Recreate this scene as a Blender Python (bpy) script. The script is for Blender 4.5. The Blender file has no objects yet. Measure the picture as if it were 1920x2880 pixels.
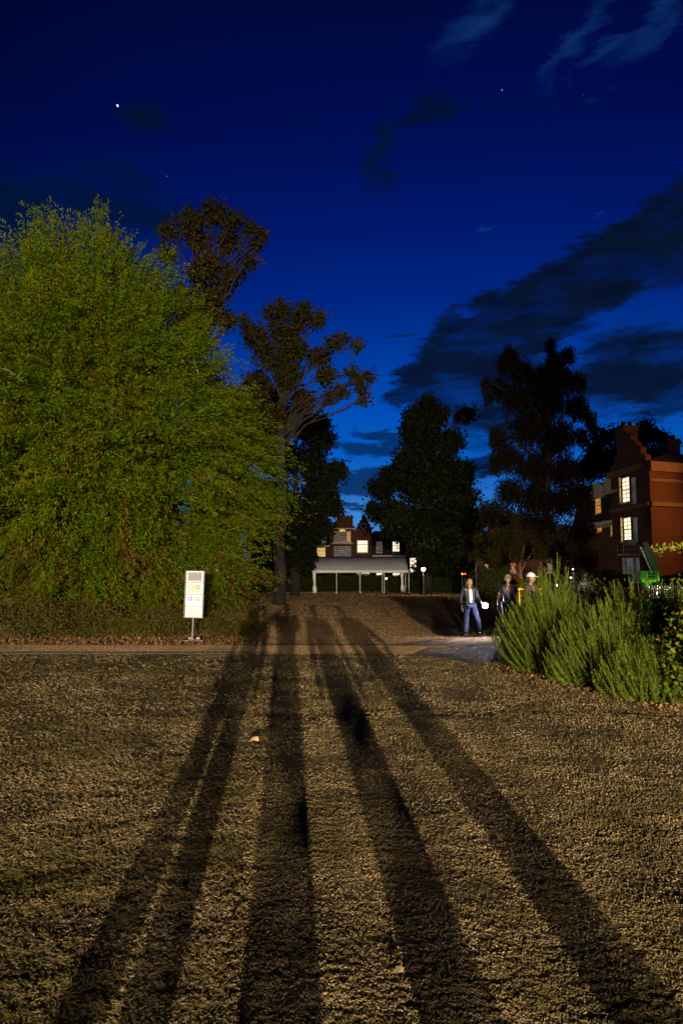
import bpy, bmesh, math, random
import numpy as np
from mathutils import Vector, Matrix
R = math.radians
random.seed(4)
col = bpy.context.scene.collection
scene = bpy.context.scene

# ------------------------------------------------------------------ camera, sky, exposure
FPX, H0 = 1920.0, 185.0
PITCH = math.atan2(H0, FPX)
CAMZ = 1.7
cd = bpy.data.cameras.new('camera')
cam = bpy.data.objects.new('camera', cd)
col.objects.link(cam)
cam.location = (0, 0, CAMZ)
cam.rotation_euler = (math.pi / 2 + PITCH, 0, 0)
cd.sensor_fit = 'VERTICAL'
cd.sensor_height = 36
cd.sensor_width = 24
cd.lens = 24
cd.clip_start = 0.05
cd.clip_end = 5000
scene.camera = cam
scene.view_settings.view_transform = 'Standard'
scene.view_settings.look = 'None'
scene.view_settings.exposure = 0
scene.view_settings.gamma = 1
scene.cycles.max_bounces = 5
scene.cycles.sample_clamp_indirect = 2.0

def ray(px, py):
    a = (px - 960) / FPX
    b = (1440 - py) / FPX
    c, s = math.cos(PITCH), math.sin(PITCH)
    return Vector((a, c - b * s, s + b * c))
def P(px, py, Y):
    """the point at distance Y seen at a place of the photograph"""
    d = ray(px, py)
    t = Y / d.y
    return Vector((d.x * t, Y, CAMZ + d.z * t))
def G(px, py, z=0.0):
    d = ray(px, py)
    t = (z - CAMZ) / d.z
    return Vector((d.x * t, d.y * t, z))
def S(Y):
    return Y / FPX      # metres per photo pixel (about) at distance Y
def s2l(c):
    return tuple((x / 255 / 12.92) if x / 255 <= 0.04045 else ((x / 255 + 0.055) / 1.055) ** 2.4 for x in c) + (1.0,)

w = bpy.data.worlds.new('World')
scene.world = w
w.use_nodes = True
nt = w.node_tree
nt.nodes.clear()
N = nt.nodes.new
L = nt.links.new
def wm(op, a, b=None, c=None, clamp=False):
    n = N('ShaderNodeMath'); n.operation = op; n.use_clamp = clamp
    for i, v in enumerate((a, b, c)):
        if v is None: continue
        if isinstance(v, (int, float)): n.inputs[i].default_value = v
        else: L(v, n.inputs[i])
    return n.outputs[0]
def wmix(f, a, b, mode='MIX'):
    n = N('ShaderNodeMix'); n.data_type = 'RGBA'; n.blend_type = mode
    for i, v in ((0, f), (6, a), (7, b)):
        if isinstance(v, (int, float, tuple)): n.inputs[i].default_value = v
        else: L(v, n.inputs[i])
    return n.outputs[2]
tc = N('ShaderNodeTexCoord')
sep = N('ShaderNodeSeparateXYZ'); L(tc.outputs['Generated'], sep.inputs[0])
az = wm('ARCTAN2', sep.outputs[0], sep.outputs[1])
el = wm('ARCSINE', sep.outputs[2])
comb = N('ShaderNodeCombineXYZ'); L(az, comb.inputs[0]); L(el, comb.inputs[1])
def azel(px, py):
    d = ray(px, py).normalized()
    return math.atan2(d.x, d.y), math.asin(d.z)
ramp = N('ShaderNodeValToRGB')
L(wm('MULTIPLY', el, 1 / 1.0), ramp.inputs[0])
stops = [(1625, (66, 140, 215)), (1450, (60, 132, 214)), (1380, (30, 104, 192)), (1280, (3, 92, 196)), (1150, (1, 76, 182)),
         (1000, (0, 56, 154)), (850, (0, 38, 130)), (650, (0, 24, 108)), (400, (0, 14, 84)), (150, (0, 11, 70)), (0, (1, 9, 59))]
els = ramp.color_ramp.elements
first = True
for py, c in stops:
    p = max(0.0, azel(960, py)[1])
    if first: e = els[0]; first = False
    elif py == 0: e = els[-1]
    else: e = els.new(p)
    e.position = p; e.color = s2l(c)
# a little darker away from the sunset azimuth
daz = wm('SUBTRACT', az, 0.10)
fall = wm('MULTIPLY', wm('MULTIPLY', daz, daz), 1.4)
dark = wm('SUBTRACT', 1.0, wm('MINIMUM', fall, 0.75))
skyc = wmix(1.0, ramp.outputs[0], (0, 0, 0, 1))
darkc = N('ShaderNodeCombineColor')
for i in range(3): L(dark, darkc.inputs[i])
skyc = wmix(1.0, ramp.outputs[0], darkc.outputs[0], 'MULTIPLY')
# the physical twilight sky, weak, gives the ambient light its own slow variation
nish = N('ShaderNodeTexSky'); nish.sky_type = 'NISHITA'; nish.sun_disc = False
nish.sun_elevation = R(-6); nish.sun_rotation = R(0)
skyc = wmix(0.02, skyc, nish.outputs[0], 'ADD')
# clouds: soft patches given in azimuth and elevation, broken up by noise
nz = N('ShaderNodeTexNoise'); nz.inputs['Scale'].default_value = 7; nz.inputs['Detail'].default_value = 6; nz.inputs['Roughness'].default_value = 0.65
mp0 = N('ShaderNodeMapping'); mp0.inputs['Scale'].default_value = (1, 3.2, 1); L(comb.outputs[0], mp0.inputs[0]); L(mp0.outputs[0], nz.inputs[0])
warp = N('ShaderNodeVectorMath'); warp.operation = 'MULTIPLY_ADD'
L(nz.outputs['Color'], warp.inputs[0]); warp.inputs[1].default_value = (0.15, 0.11, 0); L(comb.outputs[0], warp.inputs[2])
warp2 = N('ShaderNodeVectorMath'); warp2.operation = 'SUBTRACT'; L(warp.outputs[0], warp2.inputs[0]); warp2.inputs[1].default_value = (0.075, 0.055, 0)
def blob(px, py, rx, ry, rot=0, soft=0.55):
    a, e = azel(px, py)
    k = 1 / FPX
    m = N('ShaderNodeMapping'); m.vector_type = 'TEXTURE'
    m.inputs['Location'].default_value = (a, e, 0)
    m.inputs['Rotation'].default_value = (0, 0, R(rot))
    m.inputs['Scale'].default_value = (rx * k, ry * k, 1)
    L(warp2.outputs[0], m.inputs[0])
    le = N('ShaderNodeVectorMath'); le.operation = 'LENGTH'; L(m.outputs[0], le.inputs[0])
    mr = N('ShaderNodeMapRange'); mr.interpolation_type = 'SMOOTHSTEP'
    mr.inputs['From Min'].default_value = 1.0; mr.inputs['From Max'].default_value = soft
    L(le.outputs['Value'], mr.inputs['Value'])
    return mr.outputs['Result']
def union(bl):
    r = bl[0]
    for b in bl[1:]: r = wm('MAXIMUM', r, b)
    return r
big = union([blob(1780, 715, 380, 95, 24, .7), blob(1560, 850, 250, 115, 20, .7), blob(1380, 960, 260, 130, 20, .8), blob(1240, 1070, 160, 95, 20, .75),
             blob(1430, 1120, 270, 130, 10), blob(1800, 1020, 230, 120, 5, .6), blob(1990, 640, 250, 110, 25), blob(1950, 1100, 300, 80, 0),
             blob(1380, 1290, 160, 45, 5), blob(1180, 1120, 110, 55, 8)])
small = union([blob(1070, 1215, 80, 22, 5), blob(1030, 1280, 130, 36, -2), blob(1010, 1360, 120, 40, 2), blob(985, 1432, 60, 12, 0, .2),
               blob(1110, 1240, 80, 30, 10), blob(925, 1210, 32, 16, 0), blob(1135, 943, 34, 12, 0, .2), blob(880, 1275, 60, 18, 0), blob(1130, 1310, 60, 22, 0)])
veil = union([blob(1080, 430, 150, 60, 62, .1), blob(1200, 310, 150, 34, 8, .1), blob(330, 580, 330, 120, 0, .1), blob(60, 620, 220, 170, 0, .1), blob(400, 350, 120, 60, 0, .1)])
wisp = union([blob(1600, 190, 110, 26, 20, .1), blob(1640, 110, 160, 34, 48, .1), blob(1720, 150, 110, 22, 30, .1), blob(1820, 60, 150, 40, 40, .1),
              blob(1330, 60, 170, 60, 35, .0), blob(1335, 661, 42, 16, 0, .0), blob(1660, 612, 22, 10, 40, .0), blob(1800, 985, 130, 10, 4, .0)])
nz2 = N('ShaderNodeTexNoise'); nz2.inputs['Scale'].default_value = 16; nz2.inputs['Detail'].default_value = 5; L(mp0.outputs[0], nz2.inputs[0])
nvar = nz2.outputs['Fac']
c = wmix(wm('MULTIPLY', veil, 0.8), skyc, s2l((2, 20, 42)))
c = wmix(wm('MULTIPLY', wisp, wm('MULTIPLY', nvar, 0.6)), c, s2l((26, 70, 136)))
nz3 = N('ShaderNodeTexNoise'); nz3.inputs['Scale'].default_value = 9; nz3.inputs['Detail'].default_value = 7; nz3.inputs['Roughness'].default_value = .6; L(mp0.outputs[0], nz3.inputs[0])
holes = N('ShaderNodeMapRange'); holes.inputs['From Min'].default_value = .30; holes.inputs['From Max'].default_value = .52; holes.inputs['To Min'].default_value = .55; holes.inputs['To Max'].default_value = .97; L(nz3.outputs['Fac'], holes.inputs['Value'])
c = wmix(wm('MULTIPLY', big, holes.outputs['Result']), c, wmix(nvar, s2l((3, 8, 22)), s2l((9, 26, 54))))
c = wmix(wm('MULTIPLY', small, 0.85), c, wmix(nvar, s2l((2, 26, 62)), s2l((8, 48, 96))))
# dim below the horizon
below = N('ShaderNodeMapRange'); below.inputs['From Min'].default_value = -0.03; below.inputs['From Max'].default_value = 0.0; L(el, below.inputs['Value'])
c = wmix(below.outputs['Result'], s2l((2, 6, 14)), c)
bg = N('ShaderNodeBackground'); L(c, bg.inputs['Color']); bg.inputs['Strength'].default_value = 1.0
out = N('ShaderNodeOutputWorld'); L(bg.outputs[0], out.inputs[0])

# ------------------------------------------------------------------ helpers
def tag(o, label=None, cat=None, group=None, kind=None):
    if label: o['label'] = label
    if cat: o['category'] = cat
    if group: o['group'] = group
    if kind: o['kind'] = kind
    return o
def empty(name, loc=(0, 0, 0), rz=0.0):
    o = bpy.data.objects.new(name, None)
    o.empty_display_size = 0.2
    col.objects.link(o); o.location = loc; o.rotation_euler = (0, 0, rz)
    return o
def basis(o):
    m = Matrix.LocRotScale(o.location, o.rotation_euler, o.scale)
    return basis(o.parent) @ m if o.parent else m
def link_mesh(name, me, parent=None, local=False):
    o = bpy.data.objects.new(name, me)
    col.objects.link(o)
    if parent:
        o.parent = parent
        if not local: me.transform(basis(parent).inverted())
    return o
class MB:
    def __init__(s): s.v = []; s.f = []; s.m = []
    def add(s, vs, fs, mi=0):
        n = len(s.v); s.v += [tuple(v) for v in vs]; s.f += [tuple(i + n for i in f) for f in fs]; s.m += [mi] * len(fs); return s
    def box(s, c, d, rot=None, mi=0, bev=0.0):
        """box by centre and size, optional rotation matrix, small bevel"""
        hx, hy, hz = d[0] / 2, d[1] / 2, d[2] / 2
        if bev <= 0:
            vs = [Vector((x, y, z)) for x in (-hx, hx) for y in (-hy, hy) for z in (-hz, hz)]
            fs = [(0, 1, 3, 2), (4, 6, 7, 5), (0, 4, 5, 1), (2, 3, 7, 6), (0, 2, 6, 4), (1, 5, 7, 3)]
        else:
            bm = bmesh.new(); bmesh.ops.create_cube(bm, size=1)
            for v in bm.verts: v.co = Vector((v.co.x * d[0], v.co.y * d[1], v.co.z * d[2]))
            bmesh.ops.bevel(bm, geom=bm.edges[:], offset=bev, segments=2, affect='EDGES')
            bm.verts.index_update()
            vs = [v.co.copy() for v in bm.verts]; fs = [tuple(v.index for v in f.verts) for f in bm.faces]; bm.free()
        if rot is not None: vs = [rot @ v for v in vs]
        return s.add([v + Vector(c) for v in vs], fs, mi)
    def bb(s, x0, x1, y0, y1, z0, z1, mi=0):
        return s.box(((x0 + x1) / 2, (y0 + y1) / 2, (z0 + z1) / 2), (abs(x1 - x0), abs(y1 - y0), abs(z1 - z0)), mi=mi)
    def tube(s, pts, radii, n=6, mi=0, cap=True):
        pts = [Vector(p) for p in pts]
        if isinstance(radii, (int, float)): radii = [radii] * len(pts)
        vs = []; up = Vector((0.13, 0.21, 0.97)).normalized(); prev = None
        for i, p in enumerate(pts):
            t = (pts[min(i + 1, len(pts) - 1)] - pts[max(i - 1, 0)])
            if t.length < 1e-9: t = Vector((0, 0, 1))
            t.normalize()
            a = prev - t * prev.dot(t) if prev is not None else (t.cross(up) if abs(t.dot(up)) < .97 else t.cross(Vector((1, 0, 0))))
            if a.length < 1e-6: a = t.cross(Vector((1, 0, 0)))
            a.normalize(); prev = a; b = t.cross(a)
            for k in range(n):
                an = 2 * math.pi * k / n
                vs.append(p + (a * math.cos(an) + b * math.sin(an)) * radii[i])
        fs = []
        for i in range(len(pts) - 1):
            for k in range(n):
                k2 = (k + 1) % n
                fs.append((i * n + k, i * n + k2, (i + 1) * n + k2, (i + 1) * n + k))
        if cap:
            fs.append(tuple(range(n))[::-1]); fs.append(tuple((len(pts) - 1) * n + k for k in range(n)))
        return s.add(vs, fs, mi)
    def prism(s, poly, o, u, v, n, t, mi=0):
        """polygon (in u,v) at o, thickness t along n"""
        o, u, v, n = map(Vector, (o, u, v, n))
        a = [o + u * x + v * y for x, y in poly]; b = [p + n * t for p in a]; k = len(poly)
        fs = [tuple(range(k)), tuple(range(2 * k - 1, k - 1, -1))] + [(i, (i + 1) % k, (i + 1) % k + k, i + k) for i in range(k)]
        return s.add(a + b, fs, mi)
    def ell(s, c, r, nu=16, nv=10, mi=0, fn=None, rot=None):
        vs = []; c = Vector(c)
        for j in range(nv + 1):
            th = math.pi * j / nv
            for i in range(nu):
                ph = 2 * math.pi * i / nu
                p = Vector((math.sin(th) * math.cos(ph), math.sin(th) * math.sin(ph), math.cos(th)))
                if fn: p = fn(p)
                p = Vector((p.x * r[0], p.y * r[1], p.z * r[2]))
                if rot is not None: p = rot @ p
                vs.append(p + c)
        fs = []
        for j in range(nv):
            for i in range(nu):
                i2 = (i + 1) % nu
                if j == 0: fs.append((i, nu + i, nu + i2))
                elif j == nv - 1: fs.append((j * nu + i, (j + 1) * nu + i, j * nu + i2))
                else: fs.append((j * nu + i, (j + 1) * nu + i, (j + 1) * nu + i2, j * nu + i2))
        return s.add(vs, fs, mi)
    def build(s, name, mats, parent=None, smooth=False):
        me = bpy.data.meshes.new(name)
        me.from_pydata(s.v, [], s.f); me.update()
        if not isinstance(mats, (list, tuple)): mats = [mats]
        for m in mats: me.materials.append(m)
        if len(mats) > 1: me.polygons.foreach_set('material_index', s.m)
        if smooth: me.polygons.foreach_set('use_smooth', [True] * len(me.polygons))
        bm = bmesh.new(); bm.from_mesh(me); bmesh.ops.recalc_face_normals(bm, faces=bm.faces[:]); bm.to_mesh(me); bm.free()
        return link_mesh(name, me, parent)
def np_mesh(name, V, nper, mat, parent=None):
    """V: (n*nper,3) vertices, each face its own nper vertices"""
    me = bpy.data.meshes.new(name)
    nv = len(V); nf = nv // nper
    me.vertices.add(nv); me.vertices.foreach_set('co', V.astype(np.float32).ravel())
    me.loops.add(nv); me.loops.foreach_set('vertex_index', np.arange(nv, dtype=np.int32))
    me.polygons.add(nf)
    me.polygons.foreach_set('loop_start', np.arange(0, nv, nper, dtype=np.int32))
    me.polygons.foreach_set('loop_total', np.full(nf, nper, dtype=np.int32))
    me.update(); me.materials.append(mat)
    return link_mesh(name, me, parent)
def unit(a):
    return a / (np.linalg.norm(a, axis=-1, keepdims=True) + 1e-9)
def leaf_verts(C, D, Nn, ln, wd):
    """diamond leaves: centre, direction, approx normal, length, width"""
    D = unit(D); Sd = unit(np.cross(D, Nn)); ln = np.asarray(ln).reshape(-1, 1); wd = np.asarray(wd).reshape(-1, 1)
    b = C - D * ln * .5; t = C + D * ln * .5; l = C - Sd * wd * .5 + D * ln * .05; r = C + Sd * wd * .5 + D * ln * .05
    return np.stack([b, l, t, r], 1).reshape(-1, 3)
rng = np.random.default_rng(7)
def hash2(ix, iy, seed):
    h = (ix.astype(np.int64) * 374761393 + iy.astype(np.int64) * 668265263 + seed * 974634777) & 0xffffffff
    h = ((h ^ (h >> 13)) * 1274126177) & 0xffffffff
    return ((h ^ (h >> 16)) & 0xffff) / 65535.0
def vnoise(x, y, seed=0):
    ix = np.floor(x); iy = np.floor(y); fx = x - ix; fy = y - iy
    fx = fx * fx * (3 - 2 * fx); fy = fy * fy * (3 - 2 * fy)
    a = hash2(ix, iy, seed); b = hash2(ix + 1, iy, seed); c_ = hash2(ix, iy + 1, seed); d = hash2(ix + 1, iy + 1, seed)
    return (a + (b - a) * fx) * (1 - fy) + (c_ + (d - c_) * fx) * fy

# ------------------------------------------------------------------ materials
def new_mat(name):
    m = bpy.data.materials.new(name); m.use_nodes = True
    t = m.node_tree; t.nodes.clear()
    o = t.nodes.new('ShaderNodeOutputMaterial')
    return m, t, o
def ramp_node(t, stops, fac):
    r = t.nodes.new('ShaderNodeValToRGB'); e = r.color_ramp.elements
    while len(e) < len(stops): e.new(0.5)
    for i, (p, c_) in enumerate(stops):
        e[i].position = p; e[i].color = tuple(c_) + (1,) if len(c_) == 3 else c_
    t.links.new(fac, r.inputs[0]); return r.outputs[0]
def noise_node(t, scale, detail=4, vec=None, rough=.55, obj=False):
    n = t.nodes.new('ShaderNodeTexNoise'); n.inputs['Scale'].default_value = scale; n.inputs['Detail'].default_value = detail; n.inputs['Roughness'].default_value = rough
    if vec is None:
        if obj: q = t.nodes.new('ShaderNodeTexCoord'); vec = q.outputs['Object']
        else: g = t.nodes.new('ShaderNodeNewGeometry'); vec = g.outputs['Position']
    t.links.new(vec, n.inputs['Vector']); return n.outputs['Fac']
def pbr(name, c1, c2=None, rough=.7, metal=0.0, scale=6, bump=0.0, bscale=40, spec=.5):
    m, t, o = new_mat(name); b = t.nodes.new('ShaderNodeBsdfPrincipled')
    c2 = c2 or tuple(x * .8 for x in c1)
    f = noise_node(t, scale, obj=True)
    t.links.new(ramp_node(t, [(.3, c1), (.7, c2)], f), b.inputs['Base Color'])
    b.inputs['Roughness'].default_value = rough; b.inputs['Metallic'].default_value = metal; b.inputs['Specular IOR Level'].default_value = spec
    if bump:
        bn = t.nodes.new('ShaderNodeBump'); bn.inputs['Strength'].default_value = bump; bn.inputs['Distance'].default_value = .02
        t.links.new(noise_node(t, bscale, obj=True), bn.inputs['Height']); t.links.new(bn.outputs[0], b.inputs['Normal'])
    t.links.new(b.outputs[0], o.inputs[0]); return m
def emit(name, c_, s, var=0.0, scale=2.0):
    m, t, o = new_mat(name); e = t.nodes.new('ShaderNodeEmission'); e.inputs['Strength'].default_value = s
    if var:
        f = noise_node(t, scale, 3)
        t.links.new(ramp_node(t, [(.3, tuple(x * (1 - var) for x in c_)), (.65, c_)], f), e.inputs['Color'])
    else: e.inputs['Color'].default_value = tuple(c_) + (1,)
    t.links.new(e.outputs[0], o.inputs[0]); return m
def leafmat(name, cols, patch=.35, patchcol=None, transl=.3, pth=(.62, .72), low=None):
    m, t, o = new_mat(name)
    g = t.nodes.new('ShaderNodeNewGeometry')
    n = len(cols)
    cr = ramp_node(t, [(i / (n - 1), c_) for i, c_ in enumerate(cols)], g.outputs['Random Per Island'])
    if patchcol:
        f = noise_node(t, patch, 3)
        k = t.nodes.new('ShaderNodeMapRange'); k.inputs['From Min'].default_value = pth[0]; k.inputs['From Max'].default_value = pth[1]; t.links.new(f, k.inputs['Value'])
        mx = t.nodes.new('ShaderNodeMix'); mx.data_type = 'RGBA'; t.links.new(k.outputs[0], mx.inputs[0]); t.links.new(cr, mx.inputs[6]); mx.inputs[7].default_value = tuple(patchcol) + (1,)
        cr = mx.outputs[2]
    if low:   # withered brown sprays, mostly among the lower branches
        sp = t.nodes.new('ShaderNodeSeparateXYZ'); t.links.new(g.outputs['Position'], sp.inputs[0])
        h = t.nodes.new('ShaderNodeMapRange'); h.inputs['From Min'].default_value = 5.5; h.inputs['From Max'].default_value = 0.5; t.links.new(sp.outputs[2], h.inputs['Value'])
        f = noise_node(t, 1.1, 4, rough=.6); a = t.nodes.new('ShaderNodeMath'); a.operation = 'MULTIPLY_ADD'; t.links.new(h.outputs[0], a.inputs[0]); a.inputs[1].default_value = .17; t.links.new(f, a.inputs[2])
        k = t.nodes.new('ShaderNodeMapRange'); k.inputs['From Min'].default_value = .62; k.inputs['From Max'].default_value = .72; t.links.new(a.outputs[0], k.inputs['Value'])
        mx = t.nodes.new('ShaderNodeMix'); mx.data_type = 'RGBA'; t.links.new(k.outputs[0], mx.inputs[0]); t.links.new(cr, mx.inputs[6]); mx.inputs[7].default_value = low + (1,)
        cr = mx.outputs[2]
    d = t.nodes.new('ShaderNodeBsdfPrincipled'); d.inputs['Roughness'].default_value = .7; d.inputs['Specular IOR Level'].default_value = .12
    t.links.new(cr, d.inputs['Base Color'])
    tr = t.nodes.new('ShaderNodeBsdfTranslucent'); t.links.new(cr, tr.inputs['Color'])
    mxs = t.nodes.new('ShaderNodeMixShader'); mxs.inputs[0].default_value = transl
    t.links.new(d.outputs[0], mxs.inputs[1]); t.links.new(tr.outputs[0], mxs.inputs[2]); t.links.new(mxs.outputs[0], o.inputs[0]); return m
def brickmat(name, c1, c2, mortar, bw=.225, rh=.075, rotz=0.0):
    m, t, o = new_mat(name); b = t.nodes.new('ShaderNodeBsdfPrincipled')
    g = t.nodes.new('ShaderNodeNewGeometry'); s = t.nodes.new('ShaderNodeSeparateXYZ'); t.links.new(g.outputs['Position'], s.inputs[0])
    a = t.nodes.new('ShaderNodeMath'); a.operation = 'ADD'; t.links.new(s.outputs[0], a.inputs[0]); t.links.new(s.outputs[1], a.inputs[1])
    cmb = t.nodes.new('ShaderNodeCombineXYZ'); t.links.new(a.outputs[0], cmb.inputs[0]); t.links.new(s.outputs[2], cmb.inputs[1])
    br = t.nodes.new('ShaderNodeTexBrick'); br.inputs['Scale'].default_value = 1; br.inputs['Brick Width'].default_value = bw; br.inputs['Row Height'].default_value = rh
    br.inputs['Mortar Size'].default_value = .008; br.inputs['Color1'].default_value = c1 + (1,); br.inputs['Color2'].default_value = c2 + (1,); br.inputs['Mortar'].default_value = mortar + (1,)
    t.links.new(cmb.outputs[0], br.inputs['Vector'])
    mx = t.nodes.new('ShaderNodeMix'); mx.data_type = 'RGBA'; mx.blend_type = 'MULTIPLY'; mx.inputs[0].default_value = .7
    t.links.new(br.outputs[0], mx.inputs[6]); t.links.new(ramp_node(t, [(.3, (.55, .5, .5)), (.7, (1, 1, 1))], noise_node(t, .7, 5)), mx.inputs[7])
    t.links.new(mx.outputs[2], b.inputs['Base Color']); b.inputs['Roughness'].default_value = .9; t.links.new(b.outputs[0], o.inputs[0]); return m

M = {}
M['bark'] = pbr('bark', (.022, .017, .013), (.012, .009, .007), .9, scale=8, bump=.6, bscale=14)
M['bark_pale'] = pbr('bark_pale', (.42, .36, .28), (.16, .13, .10), .85, scale=5, bump=.3)
M['twig'] = pbr('twig', (.30, .26, .15), (.16, .12, .07), .8)
M['leaf_yew'] = leafmat('leaf_yew', [(.028, .075, .0012), (.065, .125, .0018), (.14, .175, .0025), (.05, .10, .0018), (.09, .14, .002)], .9, (.15, .12, .004), .35, (.50, .72), (.12, .07, .014))
M['leaf_dry'] = leafmat('leaf_dry', [(.05, .045, .010), (.09, .06, .016), (.03, .06, .006), (.13, .06, .016), (.04, .075, .006)], transl=.3)
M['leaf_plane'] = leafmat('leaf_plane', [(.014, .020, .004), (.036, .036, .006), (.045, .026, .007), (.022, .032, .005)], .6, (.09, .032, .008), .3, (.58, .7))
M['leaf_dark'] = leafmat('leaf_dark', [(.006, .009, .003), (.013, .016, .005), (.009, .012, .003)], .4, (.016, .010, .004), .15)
M['leaf_birch'] = leafmat('leaf_birch', [(.012, .010, .005), (.020, .013, .007), (.008, .010, .004)], transl=.25)
M['leaf_bush'] = leafmat('leaf_bush', [(.05, .09, .008), (.11, .17, .010), (.08, .13, .022), (.12, .15, .012), (.04, .06, .015)], 11, (.18, .22, .022), .3, (.46, .62))
M['leaf_shrub'] = leafmat('leaf_shrub', [(.05, .085, .008), (.10, .13, .01), (.20, .17, .01), (.06, .10, .01), (.035, .06, .01)], 2.5, (.32, .17, .03), .3, (.62, .70))
M['leaf_hedge'] = leafmat('leaf_hedge', [(.020, .032, .007), (.045, .055, .012), (.03, .04, .01)], transl=.25)
M['grass'] = leafmat('grass', [(.18, .125, .052), (.29, .205, .10), (.09, .085, .02), (.45, .34, .20), (.06, .06, .014), (.21, .135, .068)], .9, (.065, .056, .012), .15, (.42, .66))
M['clover'] = leafmat('clover', [(.20, .14, .06), (.30, .215, .10), (.12, .10, .03), (.46, .35, .20), (.06, .05, .018), (.23, .155, .085)], 1.4, (.075, .062, .016), .1, (.42, .70))
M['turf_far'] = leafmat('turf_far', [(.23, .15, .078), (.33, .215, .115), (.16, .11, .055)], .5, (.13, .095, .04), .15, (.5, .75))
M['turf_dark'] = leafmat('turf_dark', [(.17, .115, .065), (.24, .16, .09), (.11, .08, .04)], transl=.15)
M['litter'] = leafmat('litter', [(.22, .09, .02), (.33, .17, .04), (.16, .09, .04), (.36, .22, .10), (.12, .10, .03)], transl=.2)
M['brick'] = brickmat('brick', (.13, .036, .012), (.09, .022, .008), (.10, .06, .04))
M['stone'] = pbr('stone', (.20, .12, .07), (.14, .08, .045), .85, bump=.2)
M['slate'] = pbr('slate', (.016, .015, .016), (.009, .009, .010), .95, scale=3, bump=.3, bscale=6)
M['paint'] = pbr('paint', (.72, .68, .60), (.6, .56, .5), .5)
M['cream'] = pbr('cream', (.62, .54, .42), (.5, .42, .32), .6)
M['darkglass'] = pbr('darkglass', (.03, .03, .035), (.015, .015, .02), .08)
M['lit_white'] = emit('lit_white', (1, .86, .60), 1.55, .4, 1.6)
M['lit_warm'] = emit('lit_warm', (1, .62, .18), .95, .45, 1.2)
M['lit_amber'] = emit('lit_amber', (1, .42, .07), .75, .5, 1.2)
M['lit_dim'] = emit('lit_dim', (.60, .42, .28), .16, .6, .9)
M['glow_grey'] = emit('glow_grey', (.7, .68, .66), .12, .7, 1.2)  # faint glow put into grey panes, an unlit dormer window included
M['canvas'] = pbr('canvas', (.36, .36, .44), (.31, .31, .38), .8, scale=1.2)
M['valance'] = pbr('valance', (.8, .8, .8), (.7, .7, .7), .6, scale=3)
M['pole'] = pbr('pole', (.72, .72, .74), (.6, .6, .62), .4, .2)
M['signframe'] = pbr('signframe', (.10, .10, .13), (.08, .08, .10), .45, .3)
M['signwhite'] = pbr('signwhite', (.82, .80, .84), (.78, .76, .80), .4)
M['steel'] = pbr('steel', (.12, .12, .13), (.07, .07, .08), .4, .7)
M['black'] = pbr('black', (.012, .012, .014), (.02, .02, .022), .5)
M['green'] = pbr('green', (.12, .62, .02), (.08, .50, .015), .35)
M['green_dark'] = pbr('green_dark', (.03, .16, .03), (.02, .11, .02), .5)
M['chrome'] = pbr('chrome', (.8, .8, .8), (.5, .5, .5), .25, .9)
M['lamp_warm'] = emit('lamp_warm', (1, .72, .40), 22)
M['lamp_yellow'] = emit('lamp_yellow', (1, .86, .25), 8)
M['lamp_orange'] = emit('lamp_orange', (1, .30, .05), 5)
M['lamp_white'] = emit('lamp_white', (1, .88, .75), 6)
M['lamp_red'] = emit('lamp_red', (1, .10, .04), 3)
M['torch_lens'] = emit('torch_lens', (.82, .84, 1), 300)
M['skin'] = pbr('skin', (.34, .19, .13), (.28, .15, .10), .55, scale=12)
M['skin_dark'] = pbr('skin_dark', (.36, .21, .14), (.30, .17, .11), .55, scale=12)
M['hair'] = pbr('hair', (.014, .010, .008), (.03, .02, .014), .45, scale=40)
M['lip'] = pbr('lip', (.36, .12, .10), None, .5)
M['eye'] = pbr('eye', (.03, .02, .02), None, .2)
M['denim'] = pbr('denim', (.016, .024, .062), (.010, .015, .04), .85, scale=14)
M['jacket'] = pbr('jacket', (.014, .017, .024), (.009, .010, .015), .8, scale=9)
M['jacket_blue'] = pbr('jacket_blue', (.04, .07, .16), (.03, .05, .11), .8)
M['coat_brown'] = pbr('coat_brown', (.10, .07, .05), (.07, .05, .035), .85)
M['shirt_white'] = pbr('shirt_white', (.75, .72, .72), (.65, .62, .62), .8)
M['shoe'] = pbr('shoe', (.05, .05, .05), (.03, .03, .03), .5)
M['cap_white'] = pbr('cap_white', (.70, .74, .76), (.6, .64, .66), .8)
M['cap_grey'] = pbr('cap_grey', (.16, .16, .17), (.12, .12, .13), .8)

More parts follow.
